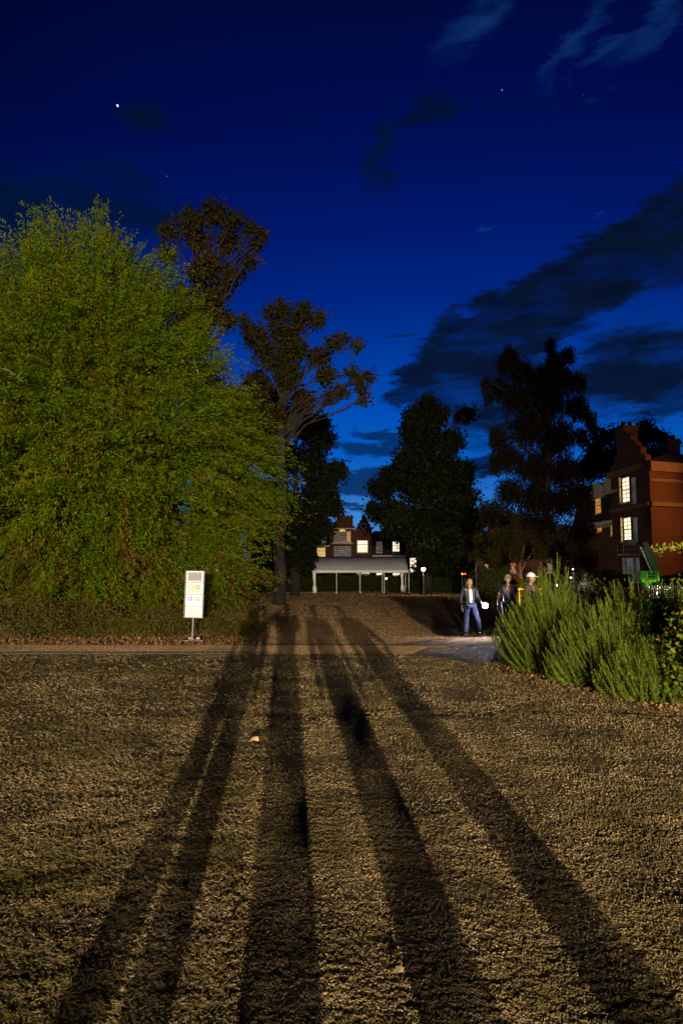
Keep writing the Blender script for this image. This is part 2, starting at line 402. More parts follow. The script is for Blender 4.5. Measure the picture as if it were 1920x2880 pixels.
def groundmat(name, c1, c2, c3, s1, s2, bstr, rough=.95, spec=.25, bscale=(60, 12), aniso=(1, 1, 1), dist=.05):
    m, t, o = new_mat(name); b = t.nodes.new('ShaderNodeBsdfPrincipled')
    g = t.nodes.new('ShaderNodeNewGeometry'); mp = t.nodes.new('ShaderNodeMapping'); mp.inputs['Scale'].default_value = aniso
    t.links.new(g.outputs['Position'], mp.inputs[0]); v = mp.outputs[0]
    f1 = noise_node(t, s1, 6, v, .65); f2 = noise_node(t, s2, 3, v)
    a = ramp_node(t, [(.35, c1), (.5, c2), (.68, c3)], f1)
    mx = t.nodes.new('ShaderNodeMix'); mx.data_type = 'RGBA'; mx.blend_type = 'MULTIPLY'; mx.inputs[0].default_value = 1
    t.links.new(a, mx.inputs[6]); t.links.new(ramp_node(t, [(.3, (.55, .56, .45)), (.7, (1.1, 1.05, 1.0))], f2), mx.inputs[7])
    t.links.new(mx.outputs[2], b.inputs['Base Color']); b.inputs['Roughness'].default_value = rough; b.inputs['Specular IOR Level'].default_value = spec
    ad = t.nodes.new('ShaderNodeMath'); ad.operation = 'ADD'
    t.links.new(noise_node(t, bscale[0], 5, v, .7), ad.inputs[0]); t.links.new(noise_node(t, bscale[1], 3, v), ad.inputs[1])
    bn = t.nodes.new('ShaderNodeBump'); bn.inputs['Strength'].default_value = bstr; bn.inputs['Distance'].default_value = dist
    t.links.new(ad.outputs[0], bn.inputs['Height']); t.links.new(bn.outputs[0], b.inputs['Normal'])
    t.links.new(b.outputs[0], o.inputs[0]); return m
M['g_lawn'] = groundmat('g_lawn', (.05, .04, .015), (.13, .09, .04), (.26, .18, .09), 28, 1.1, 1.0)
M['g_path'] = groundmat('g_path', (.06, .045, .02), (.16, .115, .055), (.34, .25, .14), 36, 1.6, 1.0, bscale=(70, 26), aniso=(.45, 1, 1))
M['g_tarmac'] = groundmat('g_tarmac', (.22, .17, .12), (.30, .23, .17), (.40, .31, .23), 60, .8, 1.0, .9, .1, bscale=(45, 16), dist=.16)
M['g_gravel'] = groundmat('g_gravel', (.018, .015, .018), (.04, .034, .036), (.13, .11, .12), 50, 1.5, 1.0, .75, .4, bscale=(45, 18))
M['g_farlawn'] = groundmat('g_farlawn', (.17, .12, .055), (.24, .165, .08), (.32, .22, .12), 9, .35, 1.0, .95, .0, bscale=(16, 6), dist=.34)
M['g_darker'] = groundmat('g_darker', (.08, .055, .03), (.12, .085, .045), (.17, .12, .065), 9, .35, 1.0, .95, .0, bscale=(16, 6), dist=.34)
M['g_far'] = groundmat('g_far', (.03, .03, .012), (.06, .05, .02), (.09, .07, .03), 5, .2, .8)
M['edging'] = pbr('edging', (.05, .04, .03), (.03, .025, .02), .9)
# ------------------------------------------------------------------ lamps behind the photographer (their light rakes the grass)
def floodlight(x, y, z, tgt, power, size, blend, label, colr=(1, .80, .54), rad=.10):
    r = empty('floodlight', (x, y, 0))
    b = MB(); b.tube([(x, y, 0), (x, y, z - .1)], .045, 8).box((x, y, .03), (.6, .6, .06), bev=.01); b.build('stand', M['steel'], r)
    d = (Vector(tgt) - Vector((x, y, z))).normalized(); q = d.to_track_quat('-Z', 'Y').to_matrix()
    b = MB(); b.box(Vector((x, y, z)) - d * .12, (.44, .32, .10), q, bev=.012)
    for k in range(6): b.box(Vector((x, y, z)) - d * .19 + q @ Vector((-.17 + k * .068, 0, 0)), (.012, .28, .05), q)
    b.build('housing', M['steel'], r)
    b = MB(); b.box(Vector((x, y, z)) - d * .064, (.38, .26, .006), q); b.build('lens', M['lamp_warm'], r)
    ld = bpy.data.lights.new('floodlight_beam', 'SPOT'); ld.energy = power; ld.color = colr; ld.spot_size = R(size); ld.spot_blend = blend; ld.shadow_soft_size = rad
    lo = bpy.data.objects.new('floodlight_beam', ld); col.objects.link(lo); lo.parent = r
    lo.location = Vector((0, 0, z)) + d * .02; lo.rotation_euler = d.to_track_quat('-Z', 'Y').to_euler()
    tag(r, label, 'floodlight')
    return r
floodlight(2.6, -33, 3.06, (-4.2, 20, 3.6), 165000, 39.5, .6, 'brightest floodlight on a stand far behind the camera')
floodlight(-3.1, -33, 3.0, (-6, 20, 3.0), 44000, 38, .6, 'dimmer floodlight on a stand far behind the camera, left of the bright one', rad=.3)
floodlight(5.6, -33, 3.2, (-4.2, 20, 4), 48000, 38, .6, 'weakest floodlight on a stand far behind the camera, right of the bright one', rad=.3)

# ------------------------------------------------------------------ ground
def sheet(name, poly, z, mat, kind='structure', thick=0.0):
    b = MB()
    if thick: b.prism([(p[0], p[1]) for p in poly], (0, 0, z - thick), (1, 0, 0), (0, 1, 0), (0, 0, 1), thick)
    else: b.add([(p[0], p[1], z) for p in poly], [tuple(range(len(poly)))])
    o = b.build(name, mat)
    if not thick and o.data.polygons[0].normal.z < 0: o.data.flip_normals()
    tag(o, kind=kind); return o
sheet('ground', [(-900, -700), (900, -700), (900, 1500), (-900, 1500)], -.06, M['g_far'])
# near ground: a real relief surface, split along the lawn edge
def edge_x(y):   # edge between the lawn on the left and the trodden path, from the picture
    pts = [(600, 2880), (655, 2500), (690, 2300), (738, 2100), (752, 2000), (764, 1920), (772, 1860), (782, 1836)]
    ys = [G(*p).y for p in pts]; xs = [G(*p).x for p in pts]
    return np.interp(y, ys, xs)
def relief(X, Y, path):
    h = (vnoise(X * 2.2, Y * 2.2, 1) - .5) * .02 + (vnoise(X * 7, Y * 8, 2) - .5) * .014 + (vnoise(X * 17, Y * 24, 3) - .5) * .012 + (vnoise(X * 42, Y * 60, 4) - .5) * .010
    hp = (vnoise(X * 1.5, Y * 2.0, 5) - .5) * .016 + (vnoise(X * 6, Y * 11, 6) - .5) * .006 + (vnoise(X * 18, Y * 30, 7) - .5) * .009 + (vnoise(X * 50, Y * 60, 8) - .5) * .010
    return np.where(path, hp * .5 - .03, h * .7)
Y0, Y1 = 1.5, 15.55
NR, NC = 760, 620
q = np.linspace(1 / Y0, 1 / Y1, NR)
rows = 1 / q
u_ = np.linspace(-1, 1, NC)
Yg = np.repeat(rows[:, None], NC, 1)
Xg = u_[None, :] * (Yg * .58 + 2.0)
pth = Xg > edge_x(Yg) + (vnoise(Yg * 6, Yg * 0 + 3, 9) - .5) * .06
Zg = relief(Xg, Yg, pth)
# the raised crack line across the path and the step beside the lawn
dl = Yg - (8.75 + .25 * np.sin(Xg * .9) + (vnoise(Xg * 3, Xg * 0, 12) - .5) * .35)
Zg = Zg - np.where(pth, .035 * np.exp(-(dl / .09) ** 2), 0) + np.where(pth & (dl < 0), .012, 0)
Zg = Zg * np.clip((Y1 + .02 - Yg) / 1.5, 0.12, 1)
V = np.stack([Xg, Yg, Zg], -1).reshape(-1, 3)
idx = np.arange(NR * NC).reshape(NR, NC)
F = np.stack([idx[:-1, :-1], idx[:-1, 1:], idx[1:, 1:], idx[1:, :-1]], -1).reshape(-1, 4)
fp = pth[:-1, :-1].reshape(-1)
def grid_obj(name, F_, mat):
    used, inv = np.unique(F_, return_inverse=True)
    me = bpy.data.meshes.new(name); inv = inv.reshape(-1)
    me.vertices.add(len(used)); me.vertices.foreach_set('co', V[used].astype(np.float32).ravel())
    me.loops.add(len(inv)); me.loops.foreach_set('vertex_index', inv.astype(np.int32))
    n = len(F_); me.polygons.add(n); me.polygons.foreach_set('loop_start', np.arange(0, 4 * n, 4, dtype=np.int32)); me.polygons.foreach_set('loop_total', np.full(n, 4, dtype=np.int32))
    me.polygons.foreach_set('use_smooth', np.ones(n, dtype=bool)); me.update(); me.materials.append(mat)
    return tag(link_mesh(name, me), kind='structure')
grid_obj('lawn', F[~fp], M['g_lawn'])
grid_obj('trodden_path', F[fp], M['g_path'])
sheet('paved_path', [(-60, 15.5), (60, 15.5), (60, 17.35), (-60, 17.35)], .004, M['g_tarmac'])
ga = G(1070, 1675); 
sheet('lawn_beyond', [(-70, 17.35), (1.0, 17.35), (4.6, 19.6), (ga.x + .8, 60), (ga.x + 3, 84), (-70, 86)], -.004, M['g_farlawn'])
sheet('darker_ground', [(4.6, 17.3), (60, 17.3), (60, 84), (ga.x + 3, 84), (ga.x + .8, 60), (4.6, 19.6)], -.012, M['g_darker'])  # darker-toned ground right of the diagonal edge, beneath the darker turf
sheet('pale_path', [(.9, 17.35), (8, 17.35), (8, 19.9), (4.4, 20.0), (3.0, 19.6), (1.8, 18.5)], .0, M['g_tarmac'])
sheet('gravel_patch', [(1.6, 15.6), (2.1, 16.9), (6.5, 16.9), (7, 12.2), (4.5, 11.3), (3.4, 12.2), (2.7, 13.6)], .012, M['g_gravel'])
# timber edging boards along the paved path
for (y, nm, x1, lab) in ((17.33, 'path_edging', 1.0, 'dark timber edging along the far side of the paved path'), (15.5, 'path_edging', -1.62, 'dark timber edging between the near lawn and the paved path')):
    b = MB(); x = -22
    while x < x1 - .1:
        x2 = min(x + 2.4, x1); b.box(((x + x2) / 2, y + random.uniform(-.01, .01), .0), (x2 - x - .01, .035, .07), Matrix.Rotation(random.uniform(-.004, .004), 3, 'Z')); x = x2
    tag(b.build(nm, M['edging']), lab, 'edging')

# blades and small leaves lying on the near ground
def scatter_ground(name, n, path_side, mat, ln, wd, tilt, label, ymin=2.1, ymax=15.5):
    Yr = 1 / rng.uniform(1 / ymax, 1 / ymin, n); Xr = rng.uniform(-1, 1, n) * (Yr * .56 + .8)
    ex = edge_x(Yr); keep = (Xr > ex + .02) if path_side else (Xr < ex + .02)
    den = vnoise(Xr * 1.7, Yr * 1.7, 31) * .6 + vnoise(Xr * 7, Yr * 7, 32) * .4
    keep &= rng.random(n) < np.clip((den - .18) * 2.4, .25, 1)
    Xr, Yr = Xr[keep], Yr[keep]; n = len(Xr)
    Z = relief(Xr, Yr, np.full(n, path_side)) + (np.where(Yr < 8.75 + .25 * np.sin(Xr * .9) + (vnoise(Xr * 3, Xr * 0, 12) - .5) * .35, .012, 0) if path_side else 0)
    Z = Z * np.clip((Y1 + .02 - Yr) / 1.5, 0.12, 1)
    an = rng.uniform(0, 2 * np.pi, n); el_ = rng.uniform(tilt[0], tilt[1], n)
    D = np.stack([1.4 * np.cos(an) * np.cos(el_), .8 * np.sin(an) * np.cos(el_), np.sin(el_)], 1)
    Nn = unit(rng.normal(size=(n, 3)) * .6 + np.array([0, -1.1, .6]))
    lod = .0032 + .0016 * Yr; l = rng.uniform(ln[0], ln[1], n) * lod; C = np.stack([Xr, Yr, Z], 1) + D * (l * .42)[:, None]
    o = np_mesh(name, leaf_verts(C, D, Nn, l, rng.uniform(wd[0], wd[1], n) * lod), 4, mat)
    tag(o, label, name.replace('_', ' '), kind='stuff')
scatter_ground('dry_grass', 620000, False, M['grass'], (1.0, 3.6), (.18, .36), (-.1, .7), 'dry straw and green grass blades on the near lawn left of the worn edge')
scatter_ground('trodden_turf', 760000, True, M['clover'], (.6, 1.5), (.3, .7), (-.1, .8), 'short trodden turf and scraps on the wide path in the foreground')

def scatter_far(name, n, y0, y1, xfn, mat, size, label, z0=0.0):
    Yr = 1 / rng.uniform(1 / y1, 1 / y0, n); Xr = rng.uniform(-1, 1, n) * (Yr * .56 + 1)
    k = xfn(Xr, Yr) & (rng.random(n) < .75 + .3 * vnoise(Xr * .5, Yr * .2, 77)); Xr, Yr = Xr[k], Yr[k]; n = len(Xr); sc = size * np.clip(Yr / 18, .8, 4.5)
    an = rng.uniform(0, 2 * np.pi, n); e_ = rng.uniform(.05, .45, n); D = np.stack([np.cos(an) * np.cos(e_), np.sin(an) * np.cos(e_), np.sin(e_)], 1)
    l = sc * rng.uniform(.6, 1.3, n); C = np.stack([Xr, Yr, 0 * Xr + z0], 1) + D * (l * .3)[:, None]
    tag(np_mesh(name, leaf_verts(C, D, rng.normal(size=(n, 3)) * .4 + np.array([0, -1.0, .5]), l, l * .8), 4, mat), label, name.replace('_', ' '), kind='stuff')
def beyond(X, Y): return (Y > 17.42 + np.clip((X - .9) * 1.1, 0, 2.3)) & (X < 3.6 + (Y - 19) * (ga.x - 3.2) / (ga.y - 19))
scatter_far('short_turf', 420000, 17.4, 86, beyond, M['turf_far'], .016, 'short brownish turf of the lawn beyond the paved path')
scatter_far('path_grit', 260000, 15.53, 17.3, lambda X, Y: X < 2.6, M['turf_far'], .015, 'brown grit and scraps on the paved path across the picture', .007)
M['chips'] = pbr('chips', (.50, .47, .50), (.3, .28, .3), .35)  # pale colour stands in for glints on the dark gravel
scatter_far('sparkle_chips', 26000, 11.8, 16.8, lambda X, Y: (X > 1.7 + (17 - Y) * .35) & (X < 6), M['chips'], .011, 'pale chips standing in for the sparkle of the dark gravel in front of the walking people', .016)
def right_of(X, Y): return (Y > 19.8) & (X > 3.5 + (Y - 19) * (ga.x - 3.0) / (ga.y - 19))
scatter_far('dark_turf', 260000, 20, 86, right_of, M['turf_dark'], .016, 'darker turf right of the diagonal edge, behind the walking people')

# ------------------------------------------------------------------ vegetation
def limb(b, p0, p1, r0, r1, sag=0.0, n=6, sides=6, wob=.05):
    p0, p1 = Vector(p0), Vector(p1); L_ = (p1 - p0).length; pts = []; rr = []
    for i in range(n + 1):
        t = i / n; p = p0.lerp(p1, t) + Vector((random.uniform(-1, 1), random.uniform(-1, 1), random.uniform(-1, 1))) * L_ * wob * math.sin(math.pi * t)
        p.z += sag * L_ * math.sin(math.pi * t); pts.append(p); rr.append(r0 + (r1 - r0) * t)
    b.tube(pts, rr, sides); return pts
def clump_tree(base, trunk_top, clumps, leaf_mat, bark, leaf=(.16, .11), dens=1.0, droop=0.0, trunk_r=.4, label='', seed=1, name='tree', group=None, shell=.6, twigs=True, cat='tree', minl=30, hang=0.0):
    """clumps: list of (Vector centre, radius). Leaves gather in small tufts through each clump."""
    g = np.random.default_rng(seed); random.seed(seed)
    root = empty(name, base)
    b = MB(); limb(b, base, trunk_top, trunk_r, trunk_r * .45, 0, 8, 10, .015)
    base = Vector(base); tt = Vector(trunk_top)
    for c_, r in clumps:
        t = max(.25, min(1, (c_.z - base.z) / max(.1, (tt.z - base.z)) * .78)); p0 = base.lerp(tt, t)
        pts = limb(b, p0, c_, trunk_r * .17, trunk_r * .04, .08, 6, 5, .06)
        for k in range(4 if twigs else 0):
            d = Vector(g.normal(size=3)).normalized() * r * .85; limb(b, pts[-2 - (k % 2)], c_ + d, trunk_r * .05, trunk_r * .02, .05, 4, 4, .1)
    b.build('trunk', bark, root, True)
    Cs = []; Ds = []; Ns = []
    for c_, r in clumps:
        nt_ = max(6, int(dens * 110 * (r / (leaf[0] * 6)) ** 1.7))
        a = unit(g.normal(size=(nt_, 3))) * (g.uniform(shell ** 3, 1, (nt_, 1)) ** (1 / 3)) * r * np.array([1, 1, .85])
        ph_ = np.arctan2(a[:, 1], a[:, 0]); a = a * (.55 + .85 * vnoise(ph_ * 2.2 + r * 9, a[:, 2] / r * 2.5 + c_.x, 5))[:, None]
        keep = g.random(nt_) < .86; a = a[keep]; nt_ = len(a)
        per = 14
        tc_ = np.repeat(a + np.array(c_), per, 0); out_ = np.repeat(unit(a), per, 0); m = len(tc_)
        o_ = g.normal(size=(m, 3)) * leaf[0] * 1.25
        if hang: o_ = np.stack([g.normal(size=m) * leaf[0] * .5, g.normal(size=m) * leaf[0] * .5, -g.uniform(0, hang, m)], 1)
        Cs.append(tc_ + o_); D = out_ * .7 + g.normal(size=(m, 3)) * .7; D[:, 2] -= droop; Ds.append(D); Ns.append(out_ * .6 + g.normal(size=(m, 3)) * .7 + np.array([0, 0, .4]))
    C = np.concatenate(Cs); D = np.concatenate(Ds); Nn = np.concatenate(Ns); m = len(C)
    np_mesh('crown', leaf_verts(C, D, Nn, g.uniform(.9, 1.7, m) * leaf[0], g.uniform(.9, 1.5, m) * leaf[1]), 4, leaf_mat, root)
    tag(root, label, cat, group); return root
def pxclumps(lst, Y, spread, seed, extra=1.0, fill=2):
    """each (px, py, r_px) becomes a cluster of clumps, at its own depth inside the crown"""
    g = random.Random(seed); out_ = []
    for (px, py, r) in lst:
        for k in range(fill):
            dy = g.uniform(-1, 1) * spread; p = P(px + g.uniform(-.25, .25) * r, py + g.uniform(-.2, .2) * r, Y + dy)
            out_.append((p, r * S(Y) * extra * g.uniform(.72, .95)))
    return out_

# the broad yellow-green tree on the left: feathery sprays over a rounded crown
def spray_tree(cx, cy, prof, nspray, per, label, seed):
    g = np.random.default_rng(seed); random.seed(seed)
    root = empty('broad_tree', (cx, cy, 0))
    zt = prof[-1][0]; pz = [p[0] for p in prof]; pr = [p[1] for p in prof]
    b = MB(); tops = []
    for k in range(5):
        a = k * 1.3; pts = limb(b, (cx + .15 * math.cos(a), cy + .15 * math.sin(a), -.05), (cx + 1.4 * math.cos(a), cy + 1.4 * math.sin(a), zt * .75), .22, .05, 0, 8, 8, .03); tops.append(pts)
    for k in range(90):
        z = random.uniform(.7, zt * .93); r = np.interp(z, pz, pr) * .93; a = random.uniform(0, 6.28)
        p0 = Vector((cx, cy, z * .72)) + Vector((math.cos(a), math.sin(a), 0)) * .4
        limb(b, p0, (cx + r * math.cos(a), cy + r * math.sin(a), z), .055, .012, .06, 7, 5, .05)
    b.build('trunk', M['bark'], root, True)
    # spray bases: over the crown surface, with lumps and hollows
    z = g.uniform(.25, zt, nspray * 3); wgt = np.interp(z, pz, pr); keep = g.random(len(z)) * max(pr) < wgt; z = z[keep][:nspray]
    n = len(z); a = g.uniform(0, 2 * np.pi, n)
    hol = vnoise(a * 3.2, z * .95, 60) * .6 + vnoise(a * 7, z * 2.2, 61) * .4; kp = (hol > .45) | (g.random(n) < .13); z = z[kp]; a = a[kp]; n = len(z)
    lump = vnoise(a * 2.0, z * .5, 40) * .45 + vnoise(a * 4.5, z * 1.3, 41) * .33 + vnoise(a * 10, z * 3, 42) * .22
    r = np.interp(z, pz, pr); depth = g.random(n) ** 2.2
    rr = r * (.60 + .58 * lump) - depth * np.minimum(r * .40, 1.8)
    out_ = np.stack([np.cos(a), np.sin(a), np.zeros(n)], 1)
    o = np.array([cx, cy, 0]) + out_ * rr[:, None]; o[:, 2] = z + g.normal(size=n) * .15
    up = np.clip((z / zt - .45) * 2.2, -.25, 1.3)
    d = unit(out_ * 1.0 + np.stack([g.normal(size=n) * .35, g.normal(size=n) * .35, up + g.normal(size=n) * .25], 1))
    ln = g.uniform(.5, 1.7, n) * np.clip(.5 + lump * 1.0, .5, 1.4)
    side = unit(np.cross(d, np.array([0, 0, 1.0])) + g.normal(size=(n, 3)) * .25); nor = np.cross(side, d)
    t = g.uniform(-.5, 1, (n, per)); s_ = g.uniform(-1, 1, (n, per)); wv = (1 - np.clip(t, 0, 1)) * .30 + .03
    C = o[:, None] + d[:, None] * (t * ln[:, None])[..., None] + side[:, None] * (s_ * wv * ln[:, None])[..., None] + nor[:, None] * (g.normal(size=(n, per)) * .05)[..., None]
    C[..., 2] -= .16 * (np.clip(t, 0, 1) ** 2 + np.abs(s_) * .4) * ln[:, None]
    D = d[:, None] * .9 + side[:, None] * (s_ * .9)[..., None] + g.normal(size=(n, per, 3)) * .35; D[..., 2] -= .35
    Nn = nor[:, None] * .8 + g.normal(size=(n, per, 3)) * .45
    k = 16000; zi = g.uniform(.8, zt * .85, k * 2); wi = np.interp(zi, pz, pr); q_ = g.random(k * 2) * max(pr) < wi; zi = zi[q_]; wi = wi[q_]; k = len(zi); ai = g.uniform(0, 6.283, k); ri = wi * g.uniform(.2, .52, k)
    Ci = np.stack([cx + np.cos(ai) * ri, cy + np.sin(ai) * ri, zi], 1)
    C = C.reshape(-1, 3); m = len(C); ok = C[:, 2] > .03
    C = C[ok]; D = D.reshape(-1, 3)[ok]; Nn = Nn.reshape(-1, 3)[ok]; m = len(C)
    V_ = np.concatenate([leaf_verts(C, D, Nn, g.uniform(.08, .15, m), g.uniform(.026, .046, m)), leaf_verts(Ci, g.normal(size=(k, 3)), g.normal(size=(k, 3)) + np.array([0, 0, 1.2]), g.uniform(.25, .5, k), g.uniform(.15, .3, k))])
    np_mesh('crown', V_, 4, M['leaf_yew'], root)
    # bare pale twigs showing between the sprays
    b = MB()
    for i in g.choice(n, 420, replace=False):
        p = Vector(o[i]); dd = Vector(d[i]); L_ = ln[i]
        limb(b, p - dd * .7, p + dd * L_ * .75 + Vector((0, 0, -.08)), .012, .004, .03, 4, 3, .05)
    tag(b.build('twigs', M['twig'], root), kind='stuff')
    tag(root, label, 'tree'); return root
prof = [(0, 5.4), (.6, 5.4), (1.6, 5.6), (3, 6.0), (5, 6.6), (6.6, 6.4), (8.2, 5.7), (9.6, 5.1), (10.6, 4.5), (11.8, 3.5), (12.8, 2.3), (13.5, 1.2), (14.3, .6), (14.7, .1)]
spray_tree(-9.3, 24.6, prof, 10400, 105, 'broad yellow-green tree with feathery foliage to the ground, behind the sign', 11)

def low_shrub(name, c_, r, mat, leaf, n, label, cat='shrub', seed=1, twigcol='twig', stems=14, group=None):
    g = np.random.default_rng(seed); random.seed(seed)
    root = empty(name, (c_[0], c_[1], 0)); b = MB()
    for k in range(stems):
        a = random.uniform(0, 6.28); q_ = random.uniform(.3, .95)
        limb(b, (c_[0], c_[1], -.03), (c_[0] + r[0] * q_ * math.cos(a), c_[1] + r[1] * q_ * math.sin(a), r[2] * 2 * random.uniform(.45, .98)), .012 + r[2] * .01, .004, .1, 6, 4, .07)
    tag(b.build('stems', M[twigcol], root), kind='stuff')
    nt_ = n // 10; a = unit(g.normal(size=(nt_, 3))) * (g.uniform(.15, 1, (nt_, 1)) ** (1 / 3)) * np.array(r)
    lump = .75 + .5 * vnoise(np.arctan2(a[:, 0], a[:, 1]) * 3, a[:, 2] / r[2] * 3, seed)
    a *= lump[:, None]; a[:, 2] += r[2]
    C = np.repeat(a + np.array([c_[0], c_[1], 0]), 10, 0) + g.normal(size=(nt_ * 10, 3)) * leaf[0] * 1.3
    D = np.repeat(unit(a - np.array([0, 0, r[2] * .6])), 10, 0) * .6 + g.normal(size=(len(C), 3)) * .7; Nn = g.normal(size=(len(C), 3)) * .8 + np.array([0, -.5, .6])
    ok = C[:, 2] > .02; C, D, Nn = C[ok], D[ok], Nn[ok]; m = len(C)
    np_mesh('leaves', leaf_verts(C, D, Nn, g.uniform(.7, 1.3, m) * leaf[0], g.uniform(.7, 1.3, m) * leaf[1]), 4, mat, root)
    tag(root, label, cat, group); return root
for i, (px, py, w_, h_, lab) in enumerate([
    (40, 1802, 1.3, .62, 'low dry brown shrub at the far left foot of the broad tree'),
    (215, 1797, 1.5, .45, 'brown withered shrub under the broad tree, between the leftmost shrub and the sign'),
    (440, 1795, .9, .40, 'small dry shrub just left of the sign post'),
    (650, 1793, 1.0, .36, 'straggling russet shrub just right of the sign post')]):
    p = G(px, py); low_shrub('dry_shrub', (p.x, p.y + .5), (w_, .6, h_), M['leaf_dry'], (.07, .035), 5200, lab, seed=50 + i, twigcol='bark', stems=14, group='dry shrubs at the foot of the broad tree')
# fallen leaves round the sign
n = 2600; X = rng.uniform(-13, -2.0, n); Yv = 17.4 + rng.random(n) ** 1.6 * 2.4
np.random.seed(1)
C = np.stack([X, Yv, rng.uniform(.01, .05, n)], 1)
tag(np_mesh('fallen_leaves', leaf_verts(C, rng.normal(size=(n, 3)) * np.array([1, 1, .4]), rng.normal(size=(n, 3)) * .4 + np.array([0, -.4, 1]), rng.uniform(.04, .11, n), rng.uniform(.03, .07, n)), 4, M['litter']),
    'orange and brown fallen leaves along the far edge of the paved path', 'fallen leaves', kind='stuff')

# trees standing further back
T2 = [(480, 655, 30), (540, 615, 42), (600, 600, 45), (655, 615, 38), (700, 645, 26), (560, 670, 50), (630, 680, 42), (720, 690, 18), (700, 735, 22), (600, 740, 40), (655, 770, 34), (560, 760, 45), (610, 820, 40), (525, 840, 60), (470, 720, 30), (735, 665, 9), (640, 800, 22)]
T2 += [(590, 870, 60), (640, 900, 34), (560, 880, 60), (540, 950, 70), (480, 1050, 80), (580, 1100, 80), (520, 1250, 80)]
clump_tree((P(560, 1650, 38).x, 38, 0), P(570, 760, 38), pxclumps(T2, 38, 2.0, 3, .86, 2), M['leaf_plane'], M['bark'], (.17, .13), .62, .2, .45, 'tall russet-leaved tree rising behind the top of the broad tree', 3, 'tall_tree', 'trees behind the broad tree', .3)
T3 = [(760, 880, 28), (641, 892, 22), (690, 900, 18), (703, 930, 20), (788, 872, 28), (860, 872, 30), (891, 900, 28), (840, 910, 42), (780, 939, 50), (712, 953, 45), (824, 984, 52), (757, 1006, 60), (891, 1010, 42), (936, 965, 28), (965, 950, 18), (913, 1051, 38), (955, 1100, 26), (1003, 968, 13), (1011, 1073, 20), (1038, 1058, 14), (1025, 1127, 12),
      (802, 1051, 54), (712, 1073, 58), (846, 1118, 45), (700, 1150, 60), (760, 1170, 60), (930, 1125, 20), (985, 1050, 12), (1020, 1095, 10)]
clump_tree((P(785, 1652, 44).x, 44, 0), P(795, 1010, 44), pxclumps(T3, 44, 2.4, 5, .84, 2), M['leaf_plane'], M['bark'], (.18, .14), .62, .2, .42, 'spreading russet tree with a long bough reaching right across the sky', 5, 'tall_tree', 'trees behind the broad tree', .3)
T3b = [(840, 1150, 40), (790, 1180, 60), (700, 1200, 80), (660, 1130, 60), (760, 1130, 50), (900, 1190, 30), (870, 1205, 42), (840, 1190, 50), (895, 1240, 50), (880, 1300, 60), (930, 1335, 36), (950, 1320, 22), (900, 1380, 60), (930, 1420, 34), (850, 1450, 80), (895, 1480, 46), (840, 1540, 60), (780, 1300, 80), (780, 1420, 90), (740, 1530, 70), (720, 1250, 80), (690, 1400, 90), (860, 1580, 30), (790, 1590, 30), (945, 1440, 14)]
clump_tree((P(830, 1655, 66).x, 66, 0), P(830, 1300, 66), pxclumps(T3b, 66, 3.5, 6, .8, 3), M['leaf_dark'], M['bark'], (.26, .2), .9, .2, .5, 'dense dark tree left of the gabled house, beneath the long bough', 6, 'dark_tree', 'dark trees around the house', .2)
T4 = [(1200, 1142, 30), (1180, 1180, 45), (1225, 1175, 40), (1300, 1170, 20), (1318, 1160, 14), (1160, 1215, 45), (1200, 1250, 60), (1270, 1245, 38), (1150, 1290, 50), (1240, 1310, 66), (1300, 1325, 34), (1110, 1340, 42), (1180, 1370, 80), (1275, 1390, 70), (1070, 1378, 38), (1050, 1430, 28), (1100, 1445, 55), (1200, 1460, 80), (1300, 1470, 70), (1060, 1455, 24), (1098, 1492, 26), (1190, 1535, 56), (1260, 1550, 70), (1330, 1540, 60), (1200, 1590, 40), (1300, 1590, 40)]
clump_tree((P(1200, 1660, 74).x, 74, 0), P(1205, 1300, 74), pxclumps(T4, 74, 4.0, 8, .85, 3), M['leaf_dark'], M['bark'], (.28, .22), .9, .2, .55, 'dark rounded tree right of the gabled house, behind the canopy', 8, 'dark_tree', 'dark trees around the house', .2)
# weeping tree
T5 = [(1546, 960, 16), (1560, 1000, 26), (1597, 985, 22), (1436, 990, 26), (1410, 1010, 22), (1470, 1030, 36), (1520, 1050, 44), (1580, 1050, 40), (1625, 1060, 26), (1368, 1065, 18), (1400, 1080, 26), (1450, 1100, 46), (1540, 1130, 60), (1620, 1130, 36), (1372, 1105, 14), (1655, 1160, 22), (1670, 1200, 18), (1480, 1190, 60), (1570, 1220, 60), (1635, 1215, 24), (1400, 1215, 34), (1430, 1270, 46), (1500, 1290, 60), (1580, 1310, 56), (1395, 1290, 24), (1430, 1370, 50), (1510, 1390, 60), (1590, 1400, 50), (1630, 1370, 36), (1380, 1440, 50), (1450, 1460, 60), (1530, 1470, 60), (1600, 1490, 50), (1400, 1540, 50), (1480, 1550, 60), (1570, 1560, 55), (1640, 1480, 36), (1640, 1560, 40)]
clump_tree((P(1520, 1665, 56).x, 56, 0), P(1545, 1100, 56), pxclumps(T5, 56, 3.5, 9, 1.0, 4), M['leaf_birch'], M['bark'], (.14, .07), .55, .9, .4, 'tall weeping tree with hanging twigs, left of the brick house with lit windows', 9, 'weeping_tree', None, .2, hang=1.1)
b_ = MB()
TR = [(1672, 1262, 28), (1700, 1232, 26), (1735, 1222, 26), (1765, 1235, 26), (1817, 1205, 22), (1834, 1220, 20), (1800, 1232, 30), (1860, 1232, 18), (1685, 1310, 50), (1740, 1290, 60), (1820, 1290, 50), (1880, 1260, 26), (1650, 1320, 36), (1655, 1400, 40)]
clump_tree((P(1735, 1640, 84).x, 84, 0), P(1745, 1300, 84), pxclumps(TR, 84, 3, 12, .9, 2), M['leaf_dark'], M['bark'], (.3, .22), .9, .2, .5, 'dark tree showing above the roof of the right-hand brick house', 12, 'dark_tree', 'dark trees around the house', .2)
